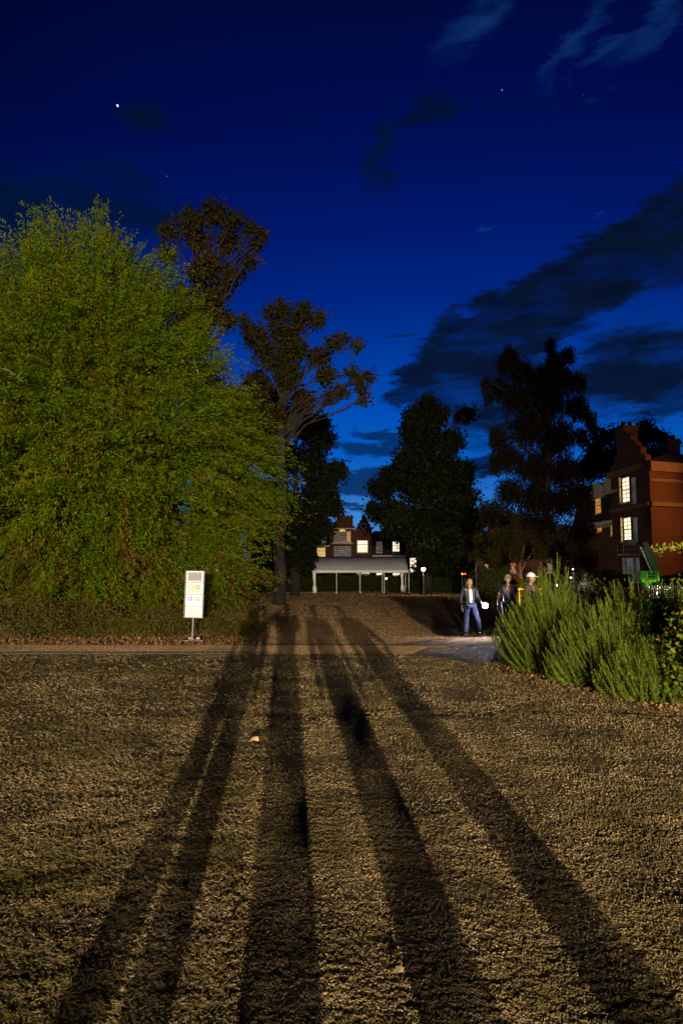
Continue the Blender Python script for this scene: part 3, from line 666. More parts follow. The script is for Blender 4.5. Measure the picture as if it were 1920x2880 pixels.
TL = [(690, 1600, 30), (650, 1560, 50), (620, 1500, 60), (560, 1560, 50), (720, 1480, 50), (640, 1420, 60)]
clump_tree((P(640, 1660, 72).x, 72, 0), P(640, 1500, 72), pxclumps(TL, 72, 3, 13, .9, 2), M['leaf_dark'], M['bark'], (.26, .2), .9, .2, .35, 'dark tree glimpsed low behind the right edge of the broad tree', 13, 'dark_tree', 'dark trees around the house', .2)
# pale old trunk left of the canopy
b = MB(); rr_ = empty('tree_trunk', (P(786, 1660, 60).x, 60, 0)); x_ = rr_.location.x
b.tube([(x_ - .05, 60, -.1), (x_, 60, .5), (x_ + .05, 60, 1.6), (x_ - .02, 60, 2.6), (x_ + .05, 60.1, 6), (x_ - .1, 60.1, 12)], [.36, .28, .26, .3, .24, .12], 10)
b.build('bark', M['bark_pale'], rr_, True); tag(rr_, 'pale bare trunk standing in the dark left of the white canopy', 'tree trunk')
# hedges
def hedge(px0, px1, pyt, Y, th, label, seed, mat='leaf_hedge', leafs=(.16, .12), n=9000):
    g = np.random.default_rng(seed); a = P(px0, pyt, Y); b_ = P(px1, pyt, Y); cx = (a.x + b_.x) / 2; W = b_.x - a.x; Hh = a.z
    root = empty('hedge', (cx, Y, 0)); b = MB()
    for k in range(max(4, int(W / 1.2))):
        x = a.x + W * (k + .5) / max(4, int(W / 1.2)); limb(b, (x, Y, -.05), (x + random.uniform(-.3, .3), Y, Hh * .8), .05, .02, 0, 4, 5)
    tag(b.build('stems', M['bark'], root), kind='stuff')
    X = g.uniform(-W / 2, W / 2, n); top = Hh * (.72 + .4 * vnoise(X * .9 + 50, X * 0, seed)); Z = g.random(n) ** .7 * top; Yv = Y + g.uniform(-th / 2, th / 2, n) * (.8 + .4 * vnoise(X, Z, seed + 1))
    C = np.stack([cx + X, Yv, Z], 1)
    np_mesh('leaves', leaf_verts(C, g.normal(size=(n, 3)), g.normal(size=(n, 3)) + np.array([0, -.6, .5]), g.uniform(.7, 1.3, n) * leafs[0], g.uniform(.7, 1.3, n) * leafs[1]), 4, M[mat], root)
    tag(root, label, 'hedge', 'hedges in front of the house')
hedge(740, 900, 1606, 84, 1.6, 'low dark hedge left of and behind the canopy legs', 21)
hedge(895, 1160, 1616, 86, 1.6, 'clipped dark hedge seen between the canopy legs', 22, n=12000)
hedge(1150, 1330, 1612, 80, 2.0, 'dark hedge right of the canopy beside the bright lamp', 23, n=12000)
hedge(1320, 1470, 1606, 70, 2.0, 'dark hedge behind the walking woman with the torch', 24, n=10000)
hedge(1345, 1432, 1592, 51.5, 1.2, 'dark hedge against the low brick outbuilding, right of the walking woman', 29, n=6000)
hedge(1455, 1570, 1618, 46, 1.6, 'hedge lit yellow by garden lamps behind the white cap', 25, 'leaf_shrub', (.10, .07), 9000)
hedge(1560, 1760, 1600, 50, 2.0, 'tall dim hedge below the weeping tree', 26, n=12000)
hedge(1830, 1980, 1600, 44, 2.0, 'dark hedge behind the string lights at the right edge', 27, n=10000)
hedge(560, 760, 1600, 78, 1.6, 'dark hedge at the left, beyond the broad tree', 28)

# ------------------------------------------------------------------ spiky bushes on the right
def spike_bush(c_, r, h, n, label, seed, lean=(-.25, -.1)):
    """upright bottle-brush stems thick with needles"""
    g = np.random.default_rng(seed); random.seed(seed)
    root = empty('rosemary_bush', (c_[0], c_[1], 0)); st = MB(); Cs = []; Ds = []; Ws = []
    for k in range(n):
        a = random.uniform(0, 6.283); q_ = math.sqrt(random.random()); bx, by = c_[0] + r[0] * q_ * math.cos(a) * .85, c_[1] + r[1] * q_ * math.sin(a) * .85
        dome = math.sqrt(max(.06, 1 - q_ * q_)); top = h * (.26 + .74 * dome) * random.uniform(.62, 1.10)
        ln = random.uniform(.32, .62) * min(1.3, .55 + h * .45); ox, oy = math.cos(a) * q_, math.sin(a) * q_
        d = Vector((ox * .42 + lean[0] * .35 + random.uniform(-.20, .20), oy * .5 + lean[1] * .3 + random.uniform(-.22, .22), 1)).normalized()
        tip = Vector((bx + ox * .2, by + oy * .2, top)); p0 = tip - d * ln; p0 += Vector((ox, oy, 0)) * -.06
        mid = (p0 + tip) / 2 + Vector((ox * .05, oy * .05, -.02))
        if p0.z < .04: p0.z = .04
        st.tube([p0, mid, tip], [.0035, .003, .002], 3, cap=False)
        if k % 3 == 0: st.tube([(c_[0] + (bx - c_[0]) * .5, c_[1] + (by - c_[1]) * .5, 0), p0], [.010, .004], 3, cap=False)
        m = int(120 * ln / .4); t = g.random(m); A = np.array(p0); B = np.array(mid); T = np.array(tip)
        c2 = (A * ((1 - t) ** 2)[:, None] + B * (2 * t * (1 - t))[:, None] + T * (t ** 2)[:, None])
        rad = unit(g.normal(size=(m, 3))); dd = np.array(d) * .9 + rad * (.95 - .4 * t)[:, None]
        L_ = .040 * (1.15 - .55 * t); c2 = c2 + unit(dd) * (L_ * .5)[:, None]
        Cs.append(c2); Ds.append(dd); Ws.append(L_)
    tag(st.build('stems', M['leaf_hedge'], root), kind='stuff')
    C = np.concatenate(Cs); D = np.concatenate(Ds); W = np.concatenate(Ws); ok = C[:, 2] > .01; C, D, W = C[ok], D[ok], W[ok]
    np_mesh('needles', leaf_verts(C, D, unit(g.normal(size=(len(C), 3)) + np.array([0, -.8, .3])), W, W * .22), 4, M['leaf_bush'], root)
    tag(root, label, 'bush', 'spiky bushes in the bed on the right')
g1 = G(1540, 1890)
spike_bush((3.75, 12.6), (.95, 1.1), 1.48, 640, 'spiky green bush at the left end of the bed, beside the capped man', 61, (-.5, -.1))
spike_bush((4.3, 11.0), (1.05, 1.0), 1.30, 820, 'large bright spiky bush in the middle of the bed beside the path', 62)
spike_bush((4.35, 9.75), (.72, .62), .85, 400, 'low spiky bush at the front of the bed, lowest of them', 63)
spike_bush((5.2, 11.9), (1.1, 1.0), 1.66, 620, 'spiky bush at the back of the bed below the green machine', 64)
spike_bush((4.25, 13.7), (.42, .4), 2.10, 130, 'slim tuft with the tallest upright spikes at the back of the bed', 65, (-.1, 0))
spike_bush((4.9, 9.8), (.5, .5), 1.15, 300, 'narrow spiky bush wedged against the leafy yellow shrub', 66)
low_shrub('leafy_shrub', (5.15, 14.3), (.9, .7, .78), M['leaf_hedge'], (.07, .04), 6000, 'dark leafy shrub behind the spiky bushes, below the dark-haired head', seed=73, stems=30)
# leafy shrub at the right edge
low_shrub('leafy_shrub', (5.15, 9.0), (.85, .8, .80), M['leaf_shrub'], (.075, .042), 9000, 'leafy shrub with yellowing leaves at the right edge, in front of the string lights', seed=71, stems=40)
low_shrub('leafy_shrub', (6.7, 12.4), (.9, .8, .85), M['leaf_shrub'], (.08, .045), 6000, 'taller leafy shrub behind the yellowing one, below the green machine', seed=72, stems=34)
def spray_branch(p0, pts, label):
    root = empty('leafy_branch', p0); b = MB(); b.tube(pts, [.012 - .008 * i / len(pts) for i in range(len(pts))], 4); b.build('stem', M['twig'], root)
    g = np.random.default_rng(5); Cs = []
    for i in range(len(pts) - 1):
        for k in range(9): Cs.append(np.array(Vector(pts[i]).lerp(Vector(pts[i + 1]), k / 9)))
    C = np.repeat(np.array(Cs), 3, 0); C = C + g.normal(size=C.shape) * .035; m = len(C)
    np_mesh('leaves', leaf_verts(C, g.normal(size=(m, 3)), g.normal(size=(m, 3)) * .5 + np.array([0, -1, .5]), g.uniform(.05, .085, m), g.uniform(.03, .045, m)), 4, M['leaf_shrub'], root)
    tag(root, label, 'branch')
pb = [P(1990, 1600, 10), P(1950, 1540, 10), P(1915, 1533, 10), P(1885, 1540, 10), P(1860, 1543, 10), P(1838, 1552, 10)]
spray_branch((pb[0].x, 10, 0), [(pb[0].x + .3, 10, .0), (pb[0].x + .15, 10, .9)] + [tuple(p) for p in pb], 'thin leafy branch reaching in from the right edge above the green machine')
bed = sheet('flower_bed', [(3.0, 13.9), (3.1, 12.5), (3.45, 11.2), (3.8, 9.9), (4.15, 9.2), (5.0, 8.7), (9, 7.6), (12, 12), (9, 15.4), (3.6, 15.4)], .022, pbr('soil', (.05, .035, .02), (.03, .022, .012), .95, bump=.8))

n = 1500; t_ = rng.random(n); bx = np.interp(t_, [0, .25, .5, .75, 1], [3.0, 3.25, 3.75, 4.3, 6.2]) + rng.normal(size=n) * .13; by = np.interp(t_, [0, .25, .5, .75, 1], [13.6, 12.0, 10.3, 9.0, 8.3]) + rng.normal(size=n) * .16
C = np.stack([bx, by, rng.uniform(.02, .06, n)], 1)
tag(np_mesh('fallen_leaves', leaf_verts(C, rng.normal(size=(n, 3)) * np.array([1, 1, .5]), rng.normal(size=(n, 3)) * .4 + np.array([0, -.5, 1]), rng.uniform(.025, .06, n), rng.uniform(.015, .04, n)), 4, M['litter']), 'brown fallen leaves along the edge of the flower bed', 'fallen leaves', kind='stuff')

# ------------------------------------------------------------------ windows and houses
def window(parent, o, u, v, n, wd, ht, pane, nx=2, ny=3, frame='paint', arch=False, fw=.07, name='window', sill=True):
    """o: lower-left corner on the wall face, u right, v up, n outwards"""
    o, u, v, n = map(Vector, (o, u, v, n)); b = MB()
    def bar(x0, x1, y0, y1, d0, d1): b.prism([(x0, y0), (x1, y0), (x1, y1), (x0, y1)], o + n * d0, u, v, n, d1 - d0)
    bar(-fw, 0, -fw, ht + fw, 0, .07); bar(wd, wd + fw, -fw, ht + fw, 0, .07); bar(0, wd, ht, ht + fw, 0, .068)
    bar(0, wd, -fw, 0, 0, .068)
    for i in range(1, nx): x = wd * i / nx; bar(x - .02, x + .02, 0, ht, .026, .05)
    for j in range(1, ny):
        y = ht * j / ny; t = .045 if j == ny // 2 + (ny % 2) and ny > 2 else .02; bar(0, wd, y - t, y + t, .024, .055)
    if sill: bar(-.15, wd + .15, -fw - .09, -fw, 0, .16)
    f = b.build(name, M[frame], parent)
    b = MB(); poly = [(0, 0), (wd, 0), (wd, ht), (0, ht)]
    if arch:
        k = 10; poly = [(0, 0), (wd, 0)] + [(wd / 2 + wd / 2 * math.cos(math.pi * i / k), ht * .0 + (ht - wd / 2) + wd / 2 * math.sin(math.pi * i / k)) for i in range(k + 1)]
    b.prism(poly, o + n * .008, u, v, n, .012); b.build('pane', M[pane], f); return f
def dutch_gable(b, o, u, v, n, wd, ht, t):
    """stepped and curved gable outline"""
    p = [(0, 0), (wd, 0), (wd, ht * .18), (wd * .90, ht * .20), (wd * .88, ht * .42), (wd * .78, ht * .46), (wd * .74, ht * .62), (wd * .64, ht * .64)]
    p += [(wd * .5 + wd * .14 * math.cos(math.pi * i / 8), ht * .76 + ht * .16 * math.sin(math.pi * i / 8)) for i in range(9)]
    p += [(wd * .36, ht * .64), (wd * .26, ht * .62), (wd * .22, ht * .46), (wd * .12, ht * .42), (wd * .10, ht * .20), (0, ht * .18)]
    b.prism(p, o, u, v, n, t)
# --- gabled house in the distance
YF = 110.0
HB = empty('gabled_house', (P(960, 1600, YF).x, YF, 0))
def X_(px, Y=YF): return P(px, 1560, Y).x
def Z_(py, Y=YF): return P(960, py, Y).z
b = MB()
b.bb(X_(700), X_(929), YF, YF + 9, -.1, Z_(1538)); b.bb(X_(929), X_(997), YF - 1.2, YF + 9, -.1, Z_(1488)); b.bb(X_(997), X_(1046), YF - .1, YF + 9, -.1, Z_(1492)); b.bb(X_(1046), X_(1138), YF, YF + 9, -.1, Z_(1567)); b.bb(X_(1138), X_(1176), YF - .8, YF + 9, -.1, Z_(1566)); b.bb(X_(1176), X_(1700), YF + 1, YF + 9, -.1, Z_(1540))
b.build('wall', M['brick'], HB)
b = MB()
def roof(x0, x1, y0, y1, z0, z1, ins=1.4):
    b.add([(x0, y0, z0), (x1, y0, z0), (x1, y1, z0), (x0, y1, z0), (x0 + .3, y0 + ins, z1), (x1 - .3, y0 + ins, z1), (x1 - .3, y1 - ins, z1), (x0 + .3, y1 - ins, z1)],
          [(0, 1, 5, 4), (1, 2, 6, 5), (2, 3, 7, 6), (3, 0, 4, 7), (4, 5, 6, 7), (3, 2, 1, 0)])
roof(X_(700) - .3, X_(929) - .02, YF - .3, YF + 9, Z_(1538) + .36, Z_(1474)); roof(X_(929) + .3, X_(997) - .3, YF + .4, YF + 9, Z_(1488) + .05, Z_(1468), 2.2)
roof(X_(1046) + .02, X_(1200), YF - .3, YF + 9, Z_(1566) + .36, Z_(1492)); roof(X_(1200), X_(1700), YF + .7, YF + 9, Z_(1540) + .02, Z_(1490))
rf = b.build('roof', M['slate'], HB)
b = MB(); cx = X_(983)
b.bb(cx - .55, cx + .55, YF + 2, YF + 3.2, Z_(1475), Z_(1452)); b.bb(cx - .7, cx + .7, YF + 1.9, YF + 3.3, Z_(1452), Z_(1449))
for k in (-.3, .3): b.tube([(cx + k, YF + 2.6, Z_(1449)), (cx + k, YF + 2.6, Z_(1444))], .16, 8)
b.build('chimney', M['brick'], rf)
for (xa, xb, zb, zt, yy) in ((929, 997, 1488, 1446, YF - 1.2), (1000, 1046, 1492, 1446, YF - .15)):
    b = MB(); dutch_gable(b, (X_(xa), yy, Z_(zb)), (1, 0, 0), (0, 0, 1), (0, 1, 0), X_(xb) - X_(xa), Z_(zt) - Z_(zb), .4); b.build('gable', M['brick'], HB)
b = MB()
for (x0, x1, z, d) in ((700, 928.5, 1538, .35), (1046.5, 1138, 1567, .35)): b.bb(X_(x0), X_(x1), YF - .38, YF + .2, Z_(z) + .005, Z_(z) + .32)
b.build('cornice', M['cream'], HB); b = MB()
b.bb(X_(1138) - .1, X_(1178), YF - 1.1, YF + .2, Z_(1566) + .005, Z_(1566) + .3); b.bb(X_(929) - .1, X_(997) + .1, YF - 1.4, YF - 1.2, Z_(1490), Z_(1487)); b.bb(X_(929) - .08, X_(997) + .08, YF - 1.36, YF - 1.2, Z_(1531), Z_(1528))
b.build('cornice', M['cream'], HB)
b = MB()
for px in (930, 995): b = MB(); b.bb(X_(px) - .16, X_(px) + .16, YF - 1.36, YF - 1.2, 0, Z_(1491)); b.build('pilaster', M['brick'], HB)
b = MB(); c_ = Vector((X_(1022), YF - .16, Z_(1480))); ring = [c_ + Vector((math.cos(a) * .42, 0, math.sin(a) * .42)) for a in [i * math.pi / 10 for i in range(21)]]; b.tube(ring, .075, 6); fr = b.build('round_window', M['paint'], HB)
b = MB(); b.tube([c_ + Vector((0, .01, 0)), c_ + Vector((0, -.03, 0))], .38, 18); b.build('pane', M['darkglass'], fr)
def fw_(x0, x1, z0, z1, pane, nx, ny, y=YF, arch=False, frame='paint', s=True): return window(HB, (X_(x0), y, Z_(z0)), (1, 0, 0), (0, 0, 1), (0, -1, 0), X_(x1) - X_(x0), Z_(z1) - Z_(z0), pane, nx, ny, frame, arch, sill=s)
yb = YF - 1.2
fw_(940.5, 949.5, 1524, 1497, 'lit_dim', 2, 5, yb); fw_(954, 971.5, 1524, 1498, 'lit_dim', 3, 4, yb); fw_(976, 984.5, 1524, 1497, 'lit_amber', 2, 5, yb)
fa = window(HB, (X_(954.5), yb - .02, Z_(1496.5)), (1, 0, 0), (0, 0, 1), (0, -1, 0), X_(971) - X_(954.5), (X_(971) - X_(954.5)) / 2, 'lit_warm', 3, 1, 'paint', True, sill=False, fw=.05)
fw_(940.5, 949.5, 1567, 1539, 'lit_dim', 2, 5, yb); fw_(954, 971.5, 1567, 1539, 'glow_grey', 3, 5, yb); fw_(976, 984.5, 1567, 1539, 'lit_dim', 2, 5, yb)
fw_(892, 914, 1566, 1541, 'lit_warm', 3, 3); fw_(905, 915, 1526, 1494, 'glow_grey', 2, 4, YF - .35)  # the dormer pane is unlit glass given a faint grey glow
fw_(1005, 1033, 1553, 1521, 'lit_white', 4, 3, YF - .1); fw_(1059, 1073, 1553, 1524, 'lit_dim', 3, 3, YF - .1); fw_(1104, 1122, 1554, 1524, 'lit_white', 3, 3, YF - .1)
for x0, x1 in ((1003, 1037), (1058, 1075), (1104, 1122)): fw_(x0, x1, 1618, 1588, 'lit_white', 4, 3, YF - .1)
fw_(1151, 1168, 1614, 1570, 'lit_white', 3, 5, YF - .8)
fw_(665, 678, 1611, 1588, 'lit_white', 2, 3, YF - 20)
for x0, x1, z0, z1, m_ in ((1326, 1334, 1584, 1560, 'lit_warm'), (1434, 1446, 1606, 1586, 'lit_amber'), (1425, 1433, 1540, 1520, 'lit_dim'), (1360, 1376, 1600, 1570, 'lit_dim'), (1530, 1538, 1600, 1580, 'lit_amber'), (1470, 1478, 1560, 1545, 'lit_amber')):
    fw_(x0, x1, z0, z1, m_, 2, 3, YF + 1)
b = MB()   # dormer cheeks for the roof windows
for x0, x1, zt in ((903, 917, 1492), (1003, 1035, 1519), (1057, 1075, 1522), (1102, 1124, 1522)):
    if x0 == 1003: continue
    b = MB(); b.bb(X_(x0), X_(x1), YF - .06 if x0 > 1000 else YF - .32, YF + 2.5, Z_(1556 if x0 > 1000 else 1528), Z_(zt)); b.build('dormer', M['slate'], HB)
tag(HB, 'far brick house with shaped gables and many lit windows behind the canopy', 'house')

# low brick outbuilding glimpsed behind the small tree
OB = empty('brick_outbuilding', (P(1500, 1600, 53).x, 53, 0)); xo0, xo1 = P(1352, 1600, 53).x, P(1610, 1600, 53).x; zo = P(960, 1572, 53).z
b = MB(); b.bb(xo0, xo1, 53, 55, -.05, zo); b.build('wall', M['brick'], OB)
b = MB(); b.bb(xo0 - .2, xo1 + .2, 52.8, 55.2, zo + .002, zo + .14); b.build('roof', M['slate'], OB)
for x0, x1, z0, z1, m_ in ((1366, 1374, 1612, 1590, 'lit_dim'), (1433, 1446, 1608, 1586, 'lit_amber'), (1540, 1548, 1608, 1588, 'lit_dim')):
    window(OB, (P(x0, z0, 53).x, 53, P(960, z0, 53).z), (1, 0, 0), (0, 0, 1), (0, -1, 0), P(x1, z0, 53).x - P(x0, z0, 53).x, P(960, z1, 53).z - P(960, z0, 53).z, m_, 3, 3)
tag(OB, 'low brick outbuilding with an amber window behind the small orange-lit tree', 'outbuilding')

# --- brick house at the right
C0 = Vector((P(1836, 1600, 56).x, 56, 0))
ang = R(4.0); uu = Vector((-math.sin(ang), math.cos(ang), 0)); nn = Vector((-math.cos(ang), -math.sin(ang), 0))   # left front runs away from us, faces left
a2 = R(20); vv = Vector((math.cos(a2), math.sin(a2), 0)); n2 = Vector((math.sin(a2), -math.cos(a2), 0))
RB = empty('brick_house', C0)
U3 = Vector((0, 0, 1))
def on_left(px, z, off=0.0):
    """distance along the left front of a photo column"""
    a = (px - 960) / FPX; o = C0 + nn * off
    # solve x = a' * y with a' for z=0 column
    k = ray(px, 1560); sl = k.x / k.y; return (sl * o.y - o.x) / (uu.x - sl * uu.y)
def hz(py, s, off=0.0):
    p = C0 + nn * off + uu * s; d = ray(960, py); return CAMZ + d.z / d.y * p.y
sL = on_left(1724, 0)
Hc = hz(1313, 0)
b = MB()
poly = [(0, 0), (0, 0)]
def slab(o, u, lenu, v, lenv, z0, z1):
    q_ = [o, o + u * lenu, o + u * lenu + v * lenv, o + v * lenv]; b.add([p + U3 * z0 for p in q_] + [p + U3 * z1 for p in q_], [(0, 1, 2, 3), (4, 5, 6, 7), (0, 1, 5, 4), (1, 2, 6, 5), (2, 3, 7, 6), (3, 0, 4, 7)])
slab(C0, uu, sL, vv, 14, -.1, Hc)
W0 = C0 - nn * 1.0 + uu * sL
sl2 = 11.0; He = hz(1470, sL + 1, -1.0)
slab(W0, uu, sl2, -nn, 9, -.1, He)
b.build('wall', M['brick'], RB)
b = MB()
slab(C0 + nn * .25 - uu * .0, uu, sL, vv, 14, hz(1421, 0) - .02, hz(1421, 0) + .28); b.build('string_course', M['stone'], RB)
b = MB(); slab(C0 + nn * .40 + n2 * .0, uu, sL, vv, 14.4, Hc + .005, Hc + .5); b.build('cornice', M['stone'], RB); b = MB()
q0 = C0 + nn * .35 + n2 * .45
slab(C0 + n2 * .35 + nn * .1, vv, 14, -n2, .5, Hc - .35, Hc + .45); slab(C0 + n2 * .12, vv, 14, -n2, .3, Hc - 1.2, Hc - .95); slab(C0 + n2 * .15, vv, 14, -n2, .3, hz(1421, 0) - .05, hz(1421, 0) + .3)
b.build('cornice', M['stone'], RB)
b = MB(); slab(W0 + nn * .45, uu, sl2, -nn, .6, He, He + .42); slab(W0 + nn * .25, uu, sl2, -nn, .4, He - .25, He - .005)
for k in range(26): slab(W0 + nn * .4 + uu * (.2 + k * .42), uu, .16, -nn, .3, He - .2, He - .003)
b.build('cornice', M['paint'], RB)
b = MB()
def hiproof(o, u, lu, v, lv, z0, z1, ins):
    q_ = [o, o + u * lu, o + u * lu + v * lv, o + v * lv]; c_ = sum(q_, Vector()) / 4
    b.add([p + U3 * z0 for p in q_] + [p.lerp(c_, ins) + U3 * z1 for p in q_], [(0, 1, 2, 3)[::-1], (4, 5, 6, 7), (0, 1, 5, 4), (1, 2, 6, 5), (2, 3, 7, 6), (3, 0, 4, 7)])
hiproof(C0 + nn * .1 + uu * .1, uu, sL - .1, vv, 13.8, Hc + .51, hz(1262, 1), .5)
hiproof(W0 + nn * .2, uu, sl2, -nn, 9, He + .43, hz(1345, sL + 2, -1), .16)
rf = b.build('roof', M['slate'], RB)
b = MB()   # shaped gable and big chimney over the left front
dutch_gable(b, C0 + nn * .05 + uu * .4 + U3 * (Hc + .5), uu, U3, -nn, sL * .92, hz(1215, 2) - Hc, .5); b.build('gable', M['brick'], RB)
def chimney(px0, px1, pyt, pyb, Y, lab=None):
    b = MB(); a = P(px0, pyb, Y); c_ = P(px1, pyt, Y)
    b.bb(a.x, c_.x, Y, Y + 1.6, a.z, c_.z - .5); b.bb(a.x - .12, c_.x + .12, Y - .12, Y + 1.72, c_.z - .5, c_.z - .2); b.bb(a.x - .05, c_.x + .05, Y - .05, Y + 1.65, c_.z - .2, c_.z)
    for k in (.25, .75): b.tube([(a.x + (c_.x - a.x) * k, Y + .8, c_.z), (a.x + (c_.x - a.x) * k, Y + .8, c_.z + .5)], .18, 8)
    b.build('chimney', M['brick'], rf)
chimney(1755, 1790, 1196, 1290, 60); chimney(1882, 1910, 1234, 1300, 60)
def lw(px0, px1, py0, py1, pane, nx, ny, off=0.0, frame='paint'):
    s0, s1 = on_left(px1, 0, off), on_left(px0, 0, off)   # s0 nearer to us
    sm = (s0 + s1) / 2; z0, z1 = hz(py0, sm, off), hz(py1, sm, off)
    return window(RB, C0 + nn * (off + .01) + uu * s1 + U3 * z0, -uu, U3, nn, s1 - s0, z1 - z0, pane, nx, ny, frame)
for py0, py1, l in ((1411, 1344, ('lit_amber', 'lit_white', 'glow_grey')), (1521, 1457, ('lit_warm', 'lit_white', 'glow_grey'))):
    lw(1749.5, 1754, py0, py1, l[0], 1, 5); lw(1758.5, 1778, py0, py1, l[1], 2, 6); lw(1786, 1796, py0, py1, l[2], 2, 5)
for a_, c_, l in ((1751, 1757, 'glow_grey'), (1761, 1782, 'glow_grey'), (1788, 1798, 'glow_grey')): lw(a_, c_, 1635, 1571, l, 2, 6)
lw(1680, 1695, 1443, 1401, 'lit_amber', 3, 4, -.2); lw(1721, 1724, 1505, 1478, 'lit_warm', 1, 4, -.97); lw(1683, 1695, 1494, 1485, 'lit_amber', 2, 2, -.97)
b = MB()   # round-hooded dormers
for px in (1687, 1722):
    s = on_left(px, 0, -.25); w2 = 1.35; o = C0 - nn * .25 + uu * (s - w2); zb = He + .3; zt = hz(1400 if px < 1700 else 1385, s)
    pl = [(0, 0), (2 * w2, 0), (2 * w2, zt - zb)] + [(w2 + w2 * math.cos(math.pi * i / 12), zt - zb + w2 * .9 * math.sin(math.pi * i / 12)) for i in range(1, 12)] + [(0, zt - zb)]
    b = MB(); b.prism(pl, o + U3 * zb, uu, U3, -nn, 2.6); b.build('dormer', M['slate'], RB)
for px in (1687, 1722):
    s = on_left(px, 0, -.15); w2 = 1.5; zt = hz(1400 if px < 1700 else 1385, s); b = MB(); cc_ = C0 - nn * .15 + uu * s + U3 * zt
    b.tube([cc_ + uu * math.cos(a) * w2 + U3 * math.sin(a) * w2 * .95 for a in [i * math.pi / 12 for i in range(13)]], .14, 6)
    hd = [(w2 * math.cos(math.pi * i / 12), w2 * .95 * math.sin(math.pi * i / 12)) for i in range(13)]; b.prism(hd, cc_, uu, U3, -nn, .08)
    b.box(cc_ + nn * .05, (.3, 2 * w2 + .3, .2), Matrix.Rotation(ang, 3, 'Z')); b.build('dormer_hood', M['cream'], RB)
tag(RB, 'tall brick house at the right edge with bright sash windows and orange-lit side wall', 'house')
# sodium lamp out to the right that lights the side wall
def street_lamp(x, y, z, colr, e, mat, label, cat='street lamp', post=True, rad=.12, name='street_lamp'):
    r = empty(name, (x, y, 0)); b = MB()
    if post:
        b.tube([(x, y, 0), (x, y, .6), (x, y, z - .2)], [.09, .05, .035], 8); b.tube([(x, y, z - .22), (x, y, z - .16)], .11, 8); b.tube([(x, y, z + .16), (x, y, z + .24)], [.14, .02], 8); b.build('post', M['black'], r)
    b = MB(); b.ell((x, y, z), (rad, rad, rad), 14, 8); b.build('globe', M[mat], r, True)
    if e:
        ld = bpy.data.lights.new('lamp_light', 'POINT'); ld.energy = e; ld.color = colr; ld.shadow_soft_size = .05
        lo = bpy.data.objects.new('lamp_light', ld); col.objects.link(lo); lo.parent = r; lo.location = (0, -rad - .08, z)
    tag(r, label, cat); return r
street_lamp(32, 51, 9.8, (1, .40, .06), 3200, 'lamp_orange', 'orange street lamp just beyond the right edge, lighting the side wall of the brick house')
def lamp_px(px, py, Y, colr, e, mat, label, rad, **k):
    p = P(px, py, Y); return street_lamp(p.x, Y, p.z, colr, e, mat, label, rad=rad, **k)
lamp_px(1190, 1601, 68, (1, .72, .4), 900, 'lamp_warm', 'bright warm globe lamp on a post just right of the canopy', .20)
lamp_px(829, 1623, 80, (1, .86, .3), 220, 'lamp_yellow', 'small yellow garden lamp left of the canopy', .16, cat='garden lamp', name='garden_lamp')
lamp_px(1086, 1627, 83, (1, .9, .6), 8, 'lamp_white', 'tiny pale garden lamp seen between the canopy legs', .12, cat='garden lamp', name='garden_lamp')
lamp_px(1337, 1571, 66, (1, .85, .2), 160, 'lamp_yellow', 'yellow lamp hanging in dark foliage above the walking woman', .10, cat='lamp', name='hanging_lamp')
lamp_px(1307, 1614, 68, (1, .1, .05), 4, 'lamp_red', 'small red light low behind the walking woman', .09, cat='light', name='garden_lamp')
lamp_px(1299, 1614, 68, (1, .4, .05), 4, 'lamp_orange', 'small orange light next to the red one behind the walking woman', .08, cat='light', name='garden_lamp')
lamp_px(1563, 1646, 24, (1, .85, .7), 3, 'lamp_white', 'small white lantern glowing through the spikes of the bushes', .05, cat='lantern', name='lantern')
lamp_px(1610, 1601, 34, (1, .85, .7), 0, 'lamp_white', 'tiny white light high left of the dark-haired head', .035, cat='light', name='garden_lamp')
lamp_px(1604, 1625, 34, (1, .85, .7), 0, 'lamp_white', 'tiny white light just below the highest tiny light, left of the dark-haired head', .045, cat='light', name='garden_lamp')
# low uplights: the orange one on the trunk, the yellow one in front of the hedge
def uplight(px, Y, colr, e, mat, label, tgt):
    x = P(px, 1600, Y).x; r = empty('uplight', (x, Y, 0)); b = MB(); b.tube([(x, Y, 0), (x, Y, .18)], [.12, .10], 10).box((x, Y, .02), (.3, .3, .04)); b.build('housing', M['steel'], r)
    b = MB(); b.tube([(x, Y, .181), (x, Y, .19)], .085, 12); b.build('lens', M[mat], r)
    ld = bpy.data.lights.new('uplight_beam', 'SPOT'); ld.energy = e; ld.color = colr; ld.spot_size = R(95); ld.spot_blend = .7; ld.shadow_soft_size = .05
    lo = bpy.data.objects.new('uplight_beam', ld); col.objects.link(lo); lo.parent = r; lo.location = (0, 0, .24); d = Vector(tgt) - Vector((x, Y, .24)); lo.rotation_euler = d.to_track_quat('-Z', 'Y').to_euler()
    tag(r, label, 'uplight')
p = P(1464, 1610, 48); b = MB(); rr_ = empty('small_tree', (p.x, 48, 0))
b.tube([(p.x + .3, 48, -.05), (p.x + .25, 48, .9), (p.x + .02, 48, 1.6), (p.x - .05, 48.1, 2.6), (p.x + .3, 48, 4.0)], [.16, .13, .12, .10, .05], 8); b.tube([(p.x + .02, 48, 1.6), (p.x - .4, 48, 2.3), (p.x - .75, 48.2, 3.4)], [.07, .04, .02], 7); b.tube([(p.x, 48, 2.1), (p.x + .4, 48, 2.9), (p.x + .9, 47.8, 3.6)], [.06, .04, .02], 7)
b.build('trunk', pbr('bark_mid', (.16, .10, .06), (.10, .06, .04), .9), rr_, True)
